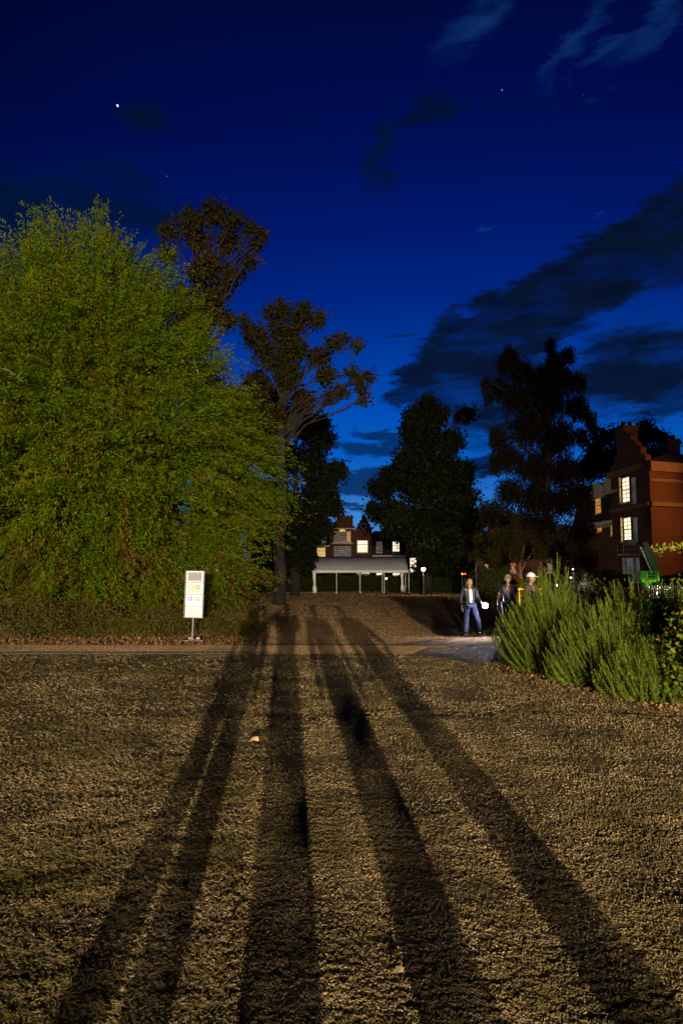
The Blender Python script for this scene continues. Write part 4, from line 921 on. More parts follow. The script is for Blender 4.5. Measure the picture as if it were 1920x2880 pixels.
g = np.random.default_rng(3); m = 9000; ct = g.normal(size=(26, 3)) * np.array([1.1, .8, .9]) + np.array([p.x, 48, 4.1]); C = ct[g.integers(0, 26, m)] + g.normal(size=(m, 3)) * .24
np_mesh('crown', leaf_verts(C, g.normal(size=(m, 3)), g.normal(size=(m, 3)), g.uniform(.08, .16, m), g.uniform(.06, .1, m)), 4, M['leaf_plane'], rr_)
tag(rr_, 'small tree lit orange-red from below, between the two capped people', 'tree')
uplight(1466, 46.6, (1, .20, .03), 200, 'lamp_orange', 'orange uplight at the foot of the small tree', (p.x, 48, 2.2))
uplight(1492, 44.6, (1, .68, .05), 130, 'lamp_yellow', 'yellow uplight in front of the lit hedge', (P(1492, 1600, 46).x, 46.2, 1.6))
uplight(1455, 44.8, (1, .62, .05), 70, 'lamp_yellow', 'yellow uplight beside the head of the man in the grey cap', (P(1460, 1600, 46).x, 46.2, 1.6))
uplight(1632, 47.5, (1, .45, .06), 150, 'lamp_orange', 'orange uplight below the dim hedge, behind the dark-haired head', (P(1640, 1600, 50).x, 50, 3.5))
b = MB(); p = P(1490, 1657, 42); b.box((p.x, 42, p.z), (1.5, .06, .09)).bb(p.x - .7, p.x - .64, 41.98, 42.02, 0, p.z - .045).bb(p.x + .64, p.x + .7, 41.98, 42.02, 0, p.z - .045)
tag(b.build('light_bar', emit('bar_glow', (1, .55, .05), 1.2)), 'glowing yellow-orange bar behind the shoulder of the man in the grey cap', 'light')
# orange lantern in the gap of the bushes
p = P(1517, 1737, 14.6); r = empty('path_lantern', (p.x, p.y, 0)); b = MB(); b.tube([(p.x, p.y, 0), (p.x, p.y, p.z - .08)], .012, 6).tube([(p.x, p.y, p.z + .075), (p.x, p.y, p.z + .12)], [.07, .01], 10).tube([(p.x, p.y, p.z - .08), (p.x, p.y, p.z - .06)], .055, 10); b.build('stake', M['steel'], r)
b = MB(); b.tube([(p.x, p.y, p.z - .06), (p.x, p.y, p.z + .075)], .05, 10); b.build('glass', emit('lantern_glow', (1, .36, .08), 5, .5, 30), r); tag(r, 'small orange lantern on a stake, half hidden in the spiky bushes', 'lantern')

# ------------------------------------------------------------------ canopy (event tent)
CT = empty('canopy_tent', (P(1012, 1667, 77).x, 77, 0)); xa, xb = P(881, 1600, 77).x, P(1147, 1600, 77).x; ze = P(960, 1604, 77).z; zr = P(960, 1565, 79).z; xr = P(1139, 1570, 79).x
def seg_roof():
    n_ = 40; vs = []; fs = []
    for i in range(n_ + 1):
        t = i / n_; xE = xa + (xb - xa) * t; xR = xa + .05 + (xr - xa) * t; sag = .06 * math.sin(t * 4 * math.pi) ** 2
        for (y, z, x) in ((77, ze, xE), (78, ze + (zr - ze) * .5 - .02 - sag * .4, xE + (xR - xE) * .5), (79, zr - sag * .5, xR), (80.1, ze + (zr - ze) * .45 - .05, xE + (xR - xE) * .45), (81, ze, xE)): vs.append((x, y, z))
    for i in range(n_):
        for k in range(4): fs.append((i * 5 + k, (i + 1) * 5 + k, (i + 1) * 5 + k + 1, i * 5 + k + 1))
    return MB().add(vs, fs)
ro = seg_roof().build('roof', M['canvas'], CT, True); sm_ = ro.modifiers.new('thick', 'SOLIDIFY'); sm_.thickness = .02
n_ = 26
for y in (76.98, 81.02):
    b = MB()
    for i in range(n_):
        x0 = xa + (xb - xa) * i / n_; wd = (xb - xa) / n_; yy = y + (.03 if i % 2 else 0)
        b.prism([(0, 0), (wd, 0), (wd, -.16)] + [(wd / 2 + wd / 2 * math.cos(a), -.16 - .13 * math.sin(a)) for a in [math.pi * k / 6 for k in range(1, 6)]] + [(0, -.16)], (x0, yy, ze), (1, 0, 0), (0, 0, 1), (0, 1, 0), .015)
    b.build('valance', M['valance'], CT)
for i, px in enumerate((883, 946, 1013, 1080, 1149)):
    x = P(px, 1640, 77).x
    for y, dx in ((77, 0), (81, -.0)):
        b = MB(); b.tube([(x + dx, y, 0), (x + dx, y, ze - .02)], .035, 8).box((x + dx, y, .015), (.2, .2, .03)); b.build('leg', M['pole'], CT)
for px, y in ((883, 76.9), (1129, 80.9)):
    x = P(px, 1640, 77 if y < 79 else 81).x; b = MB(); vs = []
    for j in range(9):
        z = ze * (1 - j / 8); wv = .17 + .05 * math.cos(j * .9) - (.05 if j == 5 else 0)
        for k in range(9): vs.append((x + (k / 8 - .5) * 2 * wv + j * .012, y - .08 + .05 * math.sin(k * 2.4 + j * .3), z + .01))
    b.add(vs, [(j * 9 + k, j * 9 + k + 1, (j + 1) * 9 + k + 1, (j + 1) * 9 + k) for j in range(8) for k in range(8)]); cu = b.build('side_curtain', M['valance'], CT, True); q_ = cu.modifiers.new('thick', 'SOLIDIFY'); q_.thickness = .01
tag(CT, 'long pale grey event canopy with scalloped edge and thin white legs on the lawn', 'tent')

# ------------------------------------------------------------------ sign by the path
sg = G(541, 1804); SX, SY = sg.x, sg.y; SR = empty('information_sign', (SX, SY, 0)); tilt = Matrix.Rotation(R(1.2), 3, 'Y')
sc_ = S(SY)
def sz(py): return P(543, py, SY).z
def ST(x, y, z): v = tilt @ Vector((x, y, z)); return Vector((SX, SY, 0)) + v
def tb(b, x0, x1, y0, y1, z0, z1): return b.box(ST((x0 + x1) / 2, (y0 + y1) / 2, (z0 + z1) / 2), (x1 - x0, y1 - y0, z1 - z0), tilt)
zt_, zb_ = sz(1605), sz(1738); W2 = .225; cxs = .005
b = MB(); tb(b, -.02, .02, -.02, .02, .03, zb_); b.build('post', M['signframe'], SR)
b = MB(); b.box((SX + .03, SY, .035), (.60, .40, .03), bev=.008); tb(b, -.06, .06, -.05, .05, .05, .08); b.build('base_plate', M['signframe'], SR)
b = MB(); b.box((SX - .08, SY + .12, .075), (.09, .09, .05), bev=.006); M['brickbit'] = pbr('ballast', (.45, .33, .22), (.36, .26, .18), .8); b.build('ballast', M['brickbit'], SR); b = MB(); b.box((SX + .13, SY + .12, .075), (.10, .09, .05), bev=.006); b.build('ballast', M['brickbit'], SR)
b = MB()
tb(b, cxs - W2 - .035, cxs - W2, -.035, .035, zb_, zt_); tb(b, cxs + W2, cxs + W2 + .035, -.035, .035, zb_, zt_)
ph = (zt_ - zb_) / 4
for k in range(5): z = zb_ + k * ph; tb(b, cxs - W2, cxs + W2, -.033, .033, z - .011 + (.011 if k == 0 else 0) - (.011 if k == 4 else 0), z + .011 + (.011 if k == 0 else 0) - (.011 if k == 4 else 0))
b.build('frame', M['signframe'], SR)
cols = {}
def flat(name, c_): 
    if name not in cols: cols[name] = pbr(name, c_, tuple(x * .96 for x in c_), .55)
    return cols[name]
def rect(x0, x1, z0, z1, d, t=.002): 
    b = MB(); tb(b, x0, x1, -d - t, -d, z0, z1); return b
def disc(x, z, r, d, n=28, hole=0):
    vs = []; 
    b = MB(); o = ST(x, -d, z); b.prism([(r * math.cos(2 * math.pi * i / n), r * math.sin(2 * math.pi * i / n)) for i in range(n)], o, tilt @ Vector((1, 0, 0)), tilt @ Vector((0, 0, 1)), Vector((0, -1, 0)), .0015); return b
def polyp(pl, d): b = MB(); b.prism(pl, ST(0, -d, 0), tilt @ Vector((1, 0, 0)), tilt @ Vector((0, 0, 1)), Vector((0, -1, 0)), .0015); return b
def arrow(x, z, s, ang_):
    pl = [(1, 0), (.1, .85), (-.25, .85), (.35, .22), (-1, .22), (-1, -.22), (.35, -.22), (-.25, -.85), (.1, -.85)]; c_, n_ = math.cos(ang_), math.sin(ang_)
    return [(x + s * (p[0] * c_ - p[1] * n_), z + s * (p[0] * n_ + p[1] * c_)) for p in pl]
panels = [('grey', 3), ('cream', 2), ('lilac', 1), ('plain', 0)]
for nm, k in panels:
    z0 = zb_ + k * ph + .012; z1 = zb_ + (k + 1) * ph - .012
    pn = rect(cxs - W2 + .003, cxs + W2 - .003, z0, z1, .012, .006).build('panel', M['signwhite'], SR)
    x0, x1 = cxs - W2 + .035, cxs + W2 - .035; za, zc = z0 + .028, z1 - .028
    if nm == 'grey': rect(x0, x1, za, zc, .0185).build('poster', flat('poster_grey', (.20, .19, .21)), pn)
    if nm == 'cream':
        rect(x0, x1, za, zc, .0185).build('poster', flat('poster_cream', (.58, .46, .36)), pn)
        for sx, cc, st in ((-.10, (.16, .42, .44), 'D'), (.10, (.10, .34, .52), 'left')):
            x = cxs + sx; z = z0 + ph * .56; disc(x, z, .062, .0212).build('roundel', flat('roundel%d' % (1 if sx < 0 else 2), cc), pn)
            if st == 'D': pl = [(x - .016, z - .03), (x + .006, z - .03), (x + .022, z - .018), (x + .026, z), (x + .022, z + .018), (x + .006, z + .03), (x - .016, z + .03)]
            else: pl = arrow(x + .004, z, .034, math.pi)
            polyp(pl, .0232).build('symbol', flat('pale_symbol', (.60, .74, .76)), pn)
    if nm == 'lilac':
        rect(x0, x1, za, zc, .0185).build('poster', flat('poster_lilac', (.66, .64, .76)), pn)
        for sx, cc, an in ((-.10, (.66, .13, .52), math.pi), (.10, (.14, .46, .05), math.pi / 2)):
            x = cxs + sx; z = z0 + ph * .58; disc(x, z, .062, .0212).build('roundel', flat('roundel%d' % (3 if sx < 0 else 4), cc), pn)
            polyp(arrow(x, z, .036, an), .0232).build('symbol', flat('white_symbol', (.8, .8, .78)), pn)
    if nm == 'plain':
        rect(x0, x1, za, zc, .0185).build('poster', flat('poster_plain', (.60, .55, .62)), pn)
        b = MB(); d = .0212
        for (xx, zz, ww) in ((-.04, .62, .06), (.035, .62, .03), (-.03, .36, .05), (.035, .36, .03)): tb(b, cxs + xx - ww / 2, cxs + xx + ww / 2, -d - .0015, -d, z0 + ph * zz - .004, z0 + ph * zz + .004)
        for zz in (.88, .12, .2): tb(b, x0 + .02, x1 - .02, -d - .0015, -d, z0 + ph * zz * .92 - .0025, z0 + ph * zz * .92 + .0025)
        b.build('lettering', flat('faint_ink', (.30, .26, .30)), pn)
tag(SR, 'slim upright sign of four white framed panels on a thin post by the paved path', 'sign')

# ------------------------------------------------------------------ people
def skin_geo(pts, edges, rad, sub=1):
    me = bpy.data.meshes.new('tmp'); me.from_pydata([tuple(p) for p in pts], edges, [])
    ob = bpy.data.objects.new('tmp', me); col.objects.link(ob)
    ob.modifiers.new('s', 'SKIN')
    for i, sv in enumerate(me.skin_vertices[0].data):
        r = rad[i]; sv.radius = (r, r) if isinstance(r, (int, float)) else r; sv.use_root = (i == 0)
    s = ob.modifiers.new('u', 'SUBSURF'); s.levels = sub; s.render_levels = sub
    dg = bpy.context.evaluated_depsgraph_get(); ev = ob.evaluated_get(dg); m2 = ev.to_mesh()
    vs = [v.co.copy() for v in m2.vertices]; fs = [tuple(f.vertices) for f in m2.polygons]; ev.to_mesh_clear()
    bpy.data.objects.remove(ob); bpy.data.meshes.remove(me); return vs, fs
def chain(b, pts, rad, mi=0, sub=1): v, f = skin_geo(pts, [(i, i + 1) for i in range(len(pts) - 1)], rad, sub); b.add(v, f, mi)
def hand(b, wrist, fdir, pdir, s=1.0, curl=.5, mi=0):
    """palm, four unequal bent fingers and a thumb; fdir along the hand, pdir where the palm looks"""
    f = Vector(fdir).normalized(); p = Vector(pdir); p = (p - f * p.dot(f)).normalized(); sd = f.cross(p); w0 = Vector(wrist)
    chain(b, [w0 - f * .01, w0 + f * .03 * s, w0 + f * .085 * s], [(.026 * s, .020 * s), (.038 * s, .016 * s), (.040 * s, .014 * s)], mi)
    for k, (o, l) in enumerate(((-.030, .072), (-.010, .082), (.010, .076), (.029, .060))):
        q_ = w0 + f * .08 * s + sd * o * s; pts = [q_ - f * .02 * s]; d = f.copy(); rr = [.0095 * s]
        for j, fr in enumerate((.42, .32, .26)):
            pts.append(pts[-1] + d * (l * fr * s + (.02 * s if j == 0 else 0))); d = (d * math.cos(curl * .75) + p * math.sin(curl * .75)).normalized(); rr.append((.009 - .0012 * j) * s)
            p_ = p
        chain(b, pts, rr, mi, 1)
    q_ = w0 + f * .03 * s - sd * .03 * s; d = (f * .6 - sd * .75 + p * .25).normalized()
    chain(b, [q_ + sd * .012 * s, q_ + d * .03 * s, q_ + d * .055 * s + f * .012 * s], [.012 * s, .010 * s, .0085 * s], mi, 1)
def person(loc, rz, label, J, top=('jacket', 'long'), legs='denim', skin='skin', hair='short', cap=None, h=1.70, headrot=0.0, flare=0.0, shirt=None, shoe='shoe', tilt_head=0.0, group=None, bag=False):
    """J overrides joints in a frame where the person faces -Y; all for a height of 1.70"""
    k = h / 1.70; r = empty('person', loc, rz); T = Matrix.Translation(Vector(loc)) @ Matrix.Rotation(rz, 4, 'Z') @ Matrix.Scale(k, 4)
    D = dict(pel=(0, 0, .93), wai=(0, -.01, 1.08), che=(0, -.01, 1.27), nek=(0, .01, 1.43), hed=(0, -.005, 1.50),
             lsh=(.175, 0, 1.385), lel=(.225, .02, 1.10), lwr=(.235, -.05, .86), rsh=(-.175, 0, 1.385), rel=(-.225, .02, 1.10), rwr=(-.235, -.05, .86),
             lhi=(.09, 0, .90), lkn=(.10, -.02, .49), lan=(.11, .02, .09), rhi=(-.09, 0, .90), rkn=(-.10, -.02, .49), ran=(-.11, .02, .09))
    D.update({a: v for a, v in J.items() if a in D}); D = {a: Vector(v) for a, v in D.items()}
    def put(b, name, mats, parent, smooth=True):
        b.v = [tuple(T @ Vector(v)) for v in b.v]; return b.build(name, mats, parent, smooth)
    body = MB()
    names = ['pel', 'wai', 'che', 'nek', 'hed', 'lsh', 'lel', 'lwr', 'rsh', 'rel', 'rwr', 'lhi', 'lkn', 'lan', 'rhi', 'rkn', 'ran']
    ed = [('pel', 'wai'), ('wai', 'che'), ('che', 'nek'), ('nek', 'hed'), ('che', 'lsh'), ('lsh', 'lel'), ('lel', 'lwr'), ('che', 'rsh'), ('rsh', 'rel'), ('rel', 'rwr'), ('pel', 'lhi'), ('lhi', 'lkn'), ('lkn', 'lan'), ('pel', 'rhi'), ('rhi', 'rkn'), ('rkn', 'ran')]
    rad = dict(pel=(.135, .10), wai=(.12, .088), che=(.145, .10), nek=.052, hed=.050, lsh=.058, rsh=.058, lel=.038, rel=.038, lwr=.026, rwr=.026, lhi=.085, rhi=.085, lkn=.055, rkn=.055, lan=.036, ran=.036)
    ix = {n: i for i, n in enumerate(names)}
    v, f = skin_geo([D[n] for n in names], [(ix[a], ix[c_]) for a, c_ in ed], [rad[n] for n in names], 2); body.add(v, f, 0)
    for sfx in ('l', 'r'):
        w0 = D[sfx + 'wr']; e0 = D[sfx + 'el']; fd = (w0 - e0); inward = (-1 if sfx == 'l' else 1, -.3, 0); hand(body, w0 + fd.normalized() * .012, fd, J.get(sfx + 'palm', inward), 1.0, J.get(sfx + 'curl', .5))
    Hc_ = D['hed'] + Vector((0, -.012, .085)); Rh = Matrix.Rotation(headrot, 3, 'Z') @ Matrix.Rotation(tilt_head, 3, 'X')
    def shape(p):
        q_ = p.copy()
        if q_.z < -.1: s = 1 + (q_.z + .1) * .42; q_.x *= s; q_.y *= (1 + (q_.z + .1) * .22)
        if q_.y < -.6 and abs(q_.x) < .25 and -.35 < q_.z < .15: q_.y -= .20 * (1 - abs(q_.x) / .25) * (1 - abs(q_.z + .18) / .25 if abs(q_.z + .18) < .25 else 0)
        if q_.y < -.5 and abs(abs(q_.x) - .36) < .2 and abs(q_.z - .02) < .14: q_.y += .08
        return q_
    body.ell(Hc_, (.076, .096, .118), 28, 20, 0, shape, Rh)
    for s in (-1, 1):
        body.ell(Hc_ + Rh @ Vector((s * .029, -.083, .004)), (.0105, .006, .006), 8, 6, 1, None, Rh)
        body.ell(Hc_ + Rh @ Vector((s * .029, -.088, .021)), (.015, .004, .0035), 8, 4, 3, None, Rh)
        body.ell(Hc_ + Rh @ Vector((s * .077, .006, -.006)), (.010, .017, .030), 8, 6, 0, None, Rh)
    body.ell(Hc_ + Rh @ Vector((0, -.087, -.052)), (.022, .006, .007), 10, 5, 2, None, Rh)
    bo = put(body, 'body', [M[skin], M['eye'], M['lip'], M['hair']], r)
    # clothes
    b = MB(); tn = ['pel', 'wai', 'che', 'nek', 'lsh', 'lel', 'rsh', 'rel'] + (['lwr', 'rwr'] if top[1] == 'long' else [])
    te = [('pel', 'wai'), ('wai', 'che'), ('che', 'nek'), ('che', 'lsh'), ('lsh', 'lel'), ('che', 'rsh'), ('rsh', 'rel')] + ([('lel', 'lwr'), ('rel', 'rwr')] if top[1] == 'long' else [])
    tr_ = dict(pel=(.158, .122), wai=(.150, .112), che=(.172, .122), nek=.062, lsh=.078, rsh=.078, lel=.056 if top[1] == 'long' else .060, rel=.056 if top[1] == 'long' else .060, lwr=.042, rwr=.042)
    pts = [D[n].copy() for n in tn]; ti = {n: i for i, n in enumerate(tn)}
    pts[ti['nek']] = D['che'].lerp(D['nek'], .72)
    for s in ('l', 'r'):
        if top[1] == 'short': pts[ti[s + 'el']] = D[s + 'sh'].lerp(D[s + 'el'], .62)
        else: pts[ti[s + 'wr']] = D[s + 'el'].lerp(D[s + 'wr'], .93)
    if top[0]:
        v, f = skin_geo(pts, [(ti[a], ti[c_]) for a, c_ in te], [tr_[n] for n in tn], 2); b.add(v, f); put(b, 'jacket' if top[1] == 'long' else 't_shirt', M[top[0]], bo)
    if shirt:
        b = MB(); v, f = skin_geo([D['pel'].lerp(D['wai'], .3) + Vector((.0, -.045, 0)), D['wai'] + Vector((.0, -.05, 0)), D['che'] + Vector((0, -.05, .02)), D['nek'] + Vector((0, -.03, -.03))], [(0, 1), (1, 2), (2, 3)], [(.062, .092), (.06, .088), (.058, .092), (.04, .04)], 2); b.add(v, f); put(b, 'shirt', M[shirt], bo)
    b = MB(); ln = ['pel', 'lhi', 'lkn', 'lan', 'rhi', 'rkn', 'ran']; li = {n: i for i, n in enumerate(ln)}; lp = [D[n].copy() for n in ln]; lp[0] = D['pel'] + Vector((0, 0, .03))
    v, f = skin_geo(lp, [(0, 1), (1, 2), (2, 3), (0, 4), (4, 5), (5, 6)], [(.145, .112), .105, .076 + flare * .3, .066 + flare, .105, .076 + flare * .3, .066 + flare], 2); b.add(v, f); put(b, 'trousers', M[legs], bo)
    for s in ('l', 'r'):
        a = D[s + 'an']; b = MB(); fw = Vector((.03 if s == 'l' else -.03, -1, 0)).normalized()
        b.ell(a + fw * .055 + Vector((0, 0, -.052)), (.044, .125, .038), 14, 8, 0, lambda p: Vector((p.x, p.y, max(p.z, -.85)))); b.ell(a + Vector((0, .01, -.02)), (.045, .055, .05), 12, 8); put(b, 'shoe', M[shoe], bo)
    # hair
    if hair:
        b = MB()
        def hs(p):
            q_ = p.copy()
            if q_.y < -.15 and q_.z < .45: q_ = q_ * .93
            return q_
        b.ell(Hc_ + Rh @ Vector((0, .016, .022)), (.087, .100, .112), 22, 14, 0, hs, Rh)
        if hair == 'long':
            for s in (-1, 0, 1):
                chain(b, [Hc_ + Rh @ Vector((s * .06, .045, .03)), Hc_ + Vector((s * .080, .055, -.10)), Hc_ + Vector((s * .085, .05, -.24))], [(.035, .03), (.038, .03), (.022, .02)], 0, 2)
        put(b, 'hair', M['hair'], bo)
    if cap:
        b = MB(); b.ell(Hc_ + Rh @ Vector((0, .008, .045)), (.094, .108, .100), 22, 12, 0, lambda p: Vector((p.x, p.y, max(p.z, -.08))), Rh)
        b.ell(Hc_ + Rh @ Vector((0, -.125, .042)), (.070, .072, .010), 16, 6, 0, None, Rh @ Matrix.Rotation(R(10), 3, 'X')); b.ell(Hc_ + Rh @ Vector((0, .008, .146)), (.010, .010, .006), 8, 4); put(b, 'cap', M[cap], bo)
    if bag:
        b = MB(); b.tube([D['lsh'] + Vector((-.03, .09, -.2)), D['lsh'] + Vector((-.04, .03, .085)), D['lsh'] + Vector((-.04, -.09, .02)), D['lsh'] + Vector((-.01, -.13, -.12)), D['wai'] + Vector((.14, -.10, .0))], .012, 6); b.box(D['che'] + Vector((.03, .20, -.08)), (.26, .12, .34), bev=.03); put(b, 'backpack', M['jacket'], r, False)
    tag(r, label, 'person', group); return r, T
# woman with the torch, in stride
w1 = G(1322, 1791)
pr, T1_ = person((w1.x, w1.y, 0), R(4), 'woman in dark jacket, white shirt and flared jeans, walking with a bright torch',
    dict(lhi=(.09, -.01, .91), lkn=(.17, -.16, .53), lan=(.26, .04, .16), rhi=(-.09, 0, .90), rkn=(-.13, -.04, .49), ran=(-.16, .0, .095), lel=(.26, .06, 1.12), lwr=(.305, -.17, .99), rel=(-.26, .05, 1.10), rwr=(-.24, -.02, .86), lpalm=(-.5, 0, -.8), lcurl=1.2),
    ('jacket', 'long'), 'denim', hair='long', h=1.69, flare=.042, shirt='shirt_white', bag=True)
p = T1_ @ Vector((.325, -.30, .94)); tr = empty('torch', p); b = MB()
ax = Vector((.02, -1, -.16)).normalized(); ax.rotate(Matrix.Rotation(R(4), 3, 'Z'))
b.tube([p + ax * -.05, p + ax * .07, p + ax * .085, p + ax * .13, p + ax * .14], [.019, .019, .028, .062, .066], 16, cap=True); b.build('barrel', M['steel'], tr, True)
b = MB(); b.tube([p + ax * .1405, p + ax * .148], [.043, .040], 18); b.ell(p + ax * .150, (.075, .06, .075), 24, 16); b.build('lens', M['torch_lens'], tr)
tag(tr, 'torch shining bright white in the hand of the walking woman', 'torch')
ld = bpy.data.lights.new('torch_light', 'POINT'); ld.energy = 18; ld.color = (.92, .84, 1); ld.shadow_soft_size = .03
lo = bpy.data.objects.new('torch_light', ld); col.objects.link(lo); lo.parent = tr; lo.location = ax * .22
ld = bpy.data.lights.new('torch_beam', 'SPOT'); ld.energy = 1100; ld.color = (1, .84, .92); ld.shadow_soft_size = .03; ld.spot_size = R(140); ld.spot_blend = .8
lo = bpy.data.objects.new('torch_beam', ld); col.objects.link(lo); lo.parent = tr; lo.location = ax * .20; lo.rotation_euler = Vector((-.35, -.35, -1)).to_track_quat('-Z', 'Y').to_euler()
w2_ = G(1431, 1799)
person((w2_.x, w2_.y, 0), R(-4), 'man in a grey cap, dark open-necked short-sleeved shirt and jeans, half behind the spiky bush',
    dict(rel=(-.25, .03, 1.10), rwr=(-.27, -.06, .88), lkn=(.11, -.06, .49)), ('black', 'short'), 'denim', hair='short', cap='cap_grey', h=1.78, skin='skin')
p3 = P(1491, 1613, 17.5); person((p3.x, 17.5, 0), R(38), 'person in a pale blue-white cap whose head shows above the bushes', dict(), ('coat_brown', 'long'), 'jacket', hair='short', cap='cap_white', h=CAMZ + 12 * S(17.5) + .0, headrot=R(20))
p4 = P(1643, 1613, 26); person((p4.x, 26, 0), R(170), 'dark-haired person seen from behind, head above the bushes before the orange-lit hedge', dict(), ('black', 'long'), 'jacket', hair='short', h=CAMZ + 14 * S(26))
LEGS = dict(lhi=(.07, 0, .90), lkn=(.065, -.02, .49), lan=(.06, .02, .09), rhi=(-.07, 0, .90), rkn=(-.065, -.02, .49), ran=(-.06, .02, .09)); LEGS2 = dict(lan=(.14, .02, .09), ran=(-.10, .0, .09))
# the people standing beside and behind the camera, whose shadows cross the grass
person((0.02, -.42, 0), R(180), 'photographer in a jacket holding both arms up to the face, standing right behind the camera',
    dict(LEGS, lel=(.36, -.16, 1.38), lwr=(.12, -.20, 1.55), rel=(-.22, -.14, 1.20), rwr=(-.08, -.2, 1.42)), ('jacket_blue', 'long'), 'denim', h=1.78, hair='short', flare=.03)
person((-.56, -.45, 0), R(176), 'long-haired person in a brown coat standing left of the photographer', dict(LEGS2), ('coat_brown', 'long'), 'jacket', h=1.72, hair='long', flare=.045)
person((.66, -.40, 0), R(184), 'person in a dark jacket standing right of the photographer', dict(LEGS), ('jacket', 'long'), 'denim', h=1.72, hair='short', flare=.03)
person((1.34, -.45, 0), R(180), 'person in a blue jacket at the right end of the row behind the camera', dict(LEGS, rel=(-.30, .05, 1.12), rwr=(-.2, -.05, .93)), ('jacket_blue', 'long'), 'jacket', h=1.72, hair='short', flare=.03)

# ------------------------------------------------------------------ green machine and lit barrier at the right
YM = 34.0
GM = empty('lift_machine', (P(1828, 1660, YM).x, YM, 0))
def mp_(px, py, d=0): return P(px, py, YM + d)
x0, x1 = mp_(1802, 1640).x, mp_(1853, 1640).x; z0, z1 = mp_(1828, 1656).z, mp_(1828, 1606).z; zc = mp_(1828, 1628).z
b = MB(); b.bb(x0, x1 - .14, YM, YM + .7, zc, z1); b.bb(x1 - .135, x1, YM - .03, YM + .7, zc - .1, z1); b.bb(x0 + .05, x1 - .14, YM + .05, YM + .7, zc - .16, zc - .003)
b.prism([(0, 0), (.36, 0), (.30, -.22), (.22, -.42), (.12, -.42), (.06, -.22)], (x0 + .2, YM + .1, zc - .163), (1, 0, 0), (0, 0, 1), (0, 1, 0), .5)
b.bb(x0 + .1, x1 - .05, YM + .1, YM + .6, .12, .62); b.build('body', M['green'], GM)
b = MB()
for px in (1824, 1837): c_ = mp_(px, 1613); b.tube([(c_.x, YM - .012, c_.z), (c_.x, YM + .01, c_.z)], .062, 18)
c_ = mp_(1829, 1622.5); b.bb(c_.x - .2, c_.x + .21, YM - .012, YM + .01, c_.z - .03, c_.z + .03); b.build('openings', M['black'], GM)
b = MB(); A = mp_(1840, 1604, .5); B = mp_(1806, 1537, .5); b.tube([A, B], [.13, .11], 4); A2 = mp_(1846, 1604, .9); B2 = mp_(1812, 1525, .9); b.tube([A2, B2], [.22, .17], 4); b.build('boom', M['green_dark'], GM)
b = MB(); A = mp_(1829, 1606, .2); B = mp_(1799, 1537, .2)
for i in range(9): p0 = A.lerp(B, i / 9); p1 = A.lerp(B, (i + .8) / 9); b.tube([p0, p1], .028, 4)
b.build('shiny_strip', M['chrome'], GM)
b = MB(); ca, cb = mp_(1752, 1558), mp_(1797, 1533)
for (xx, yy) in ((ca.x, YM), (cb.x, YM), (ca.x, YM + .7), (cb.x, YM + .7)): b.tube([(xx, yy, ca.z), (xx, yy, cb.z)], .02, 6)
for zz in (ca.z, (ca.z + cb.z) / 2, cb.z):
    b.tube([(ca.x, YM, zz), (cb.x, YM, zz), (cb.x, YM + .7, zz), (ca.x, YM + .7, zz), (ca.x, YM, zz)], .018, 6)
b.bb(ca.x, cb.x, YM, YM + .7, ca.z - .06, ca.z - .02); b.bb(cb.x - .55, cb.x - .1, YM + .1, YM + .5, cb.z + .02, cb.z + .28); b.build('work_cage', M['steel'], GM)
b = MB(); b.tube([mp_(1800, 1560, .3), mp_(1812, 1535, .6)], .05, 6)
for sx in (-.0, .75):
    for dy in (.1, .55): b.tube([(x0 + .1 + sx, YM + dy, .0), (x0 + .1 + sx, YM + dy, .25)], .12, 10)
b.build('chassis', M['steel'], GM)
tag(GM, 'bright green lift machine with two round dark holes and a raised boom', 'machine')
lamp_px(1845, 1668, 33.2, (.9, 1, .7), 90, 'lamp_white', 'small added white lamp brightening the green machine from its foot', .06, cat='lamp', name='added_lamp')  # lamp added to brighten the green machine
BR = empty('barrier', (mp_(1880, 1690).x, 32, 0)); b = MB(); xa_, xb_ = P(1822, 1650, 32).x, P(1960, 1650, 32).x; zt2 = P(1880, 1647, 32).z
b.tube([(xa_, 32, zt2), (xb_, 32, zt2)], .022, 6).tube([(xa_, 32, .25), (xb_, 32, .25)], .02, 6)
n_ = 22
for i in range(n_ + 1): x = xa_ + (xb_ - xa_) * i / n_; b.tube([(x, 32, .25), (x, 32, zt2)], .010, 5)
for x in (xa_, xb_): b.tube([(x, 32, 0), (x, 32, zt2)], .022, 6); b.box((x, 32, .02), (.06, .6, .04))
b.build('rails', M['chrome'], BR); tag(BR, 'shiny metal crowd barrier right of the green machine', 'barrier')
SL = empty('string_lights', (mp_(1880, 1690).x, 31.9, 0)); b = MB(); g = random.Random(8); pts = []
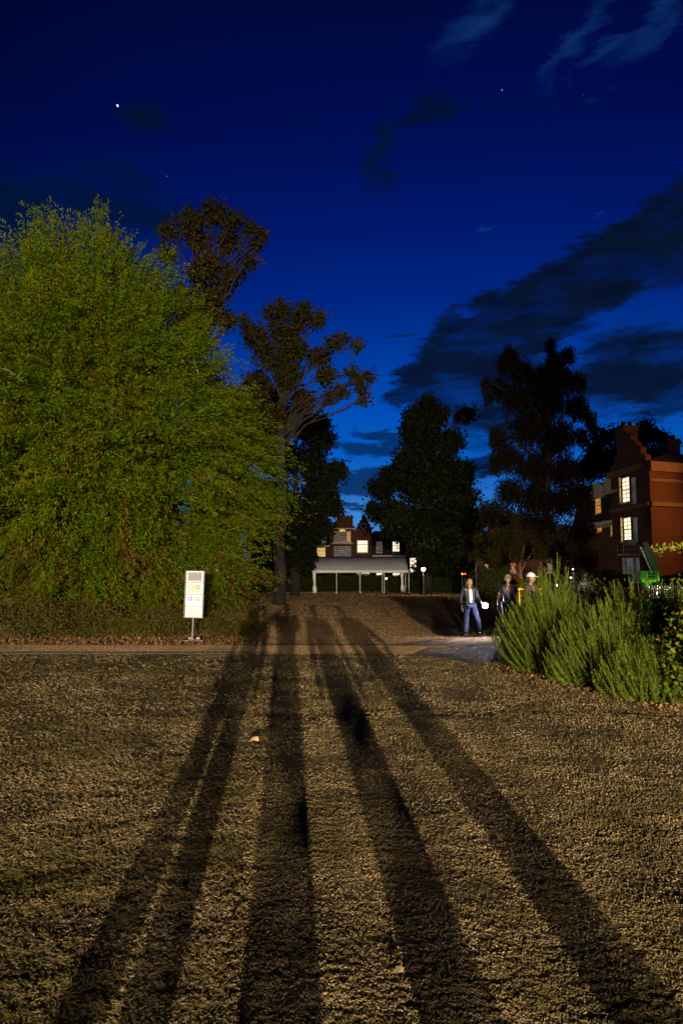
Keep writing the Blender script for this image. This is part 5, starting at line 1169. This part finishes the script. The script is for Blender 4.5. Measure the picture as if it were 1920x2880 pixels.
for i in range(27): x = xa_ + (xb_ - xa_) * i / 26; pts.append(Vector((x, 31.93, zt2 - .02 - .12 * abs(math.sin(i * .55)) - g.uniform(0, .03))))
b.tube(pts, .006, 4); b.build('cable', M['black'], SL)
for i, q_ in enumerate(pts):
    for k in range(2 if i % 3 == 0 else 1):
        z = q_.z - .03 - (k * g.uniform(.15, .55)); b = MB(); b.ell((q_.x + g.uniform(-.03, .03), 31.9, z), (.012, .012, .016), 8, 6); b.build('bulb', M['lamp_white'], SL)
tag(SL, 'string of small white bulbs draped over the metal barrier at the right edge', 'string lights')

# ------------------------------------------------------------------ small things
def fallen(px, py, s, c_, label):
    p = G(px, py); b = MB(); x, y = p.x, p.y; zz = float(relief(np.array([x]), np.array([y]), np.array([x > edge_x(y)]))[0]) + .02
    b.add([(x - s * .6, y, zz), (x, y - s * .4, zz + s * .25), (x + s * .5, y - s * .1, zz + .01), (x + s * .35, y + s * .2, zz + s * .5), (x - s * .1, y + s * .25, zz + s * .45)], [(0, 1, 4), (1, 2, 3, 4)])
    tag(b.build('fallen_leaf', pbr('leafc', c_, None, .6)), label, 'leaf')
fallen(715, 2090, .10, (.62, .36, .22), 'curled pinkish leaf lying on the edge between lawn and path')
fallen(1120, 2730, .05, (.30, .22, .12), 'small dull brown leaf near the bottom of the foreground path')
for i, (px, py, Yd, rr_, lab, cc) in enumerate([(331, 297, 900, 1.15, 'brightest star, high at the left', (1, .96, .9)), (470, 496, 900, .5, 'faint star above the top of the tall russet tree', (.6, .7, 1)),
                                           (1411, 253, 900, .75, 'blue-white star at the upper right below the wispy cloud', (.25, .55, 1)), (1639, 267, 900, .42, 'faintest star, at the far upper right', (.4, .45, .8))]):
    p = P(px, py, Yd); b = MB(); b.ell(p, (rr_, rr_, rr_ * (1.7 if i in (0, 2) else 1)), 10, 6, 0, None, Matrix.Rotation(R(-25), 3, 'Y')); tag(b.build('star', emit('star%d' % i, cc, (1.6, .5, .7, .25)[i])), lab, 'star', 'stars')
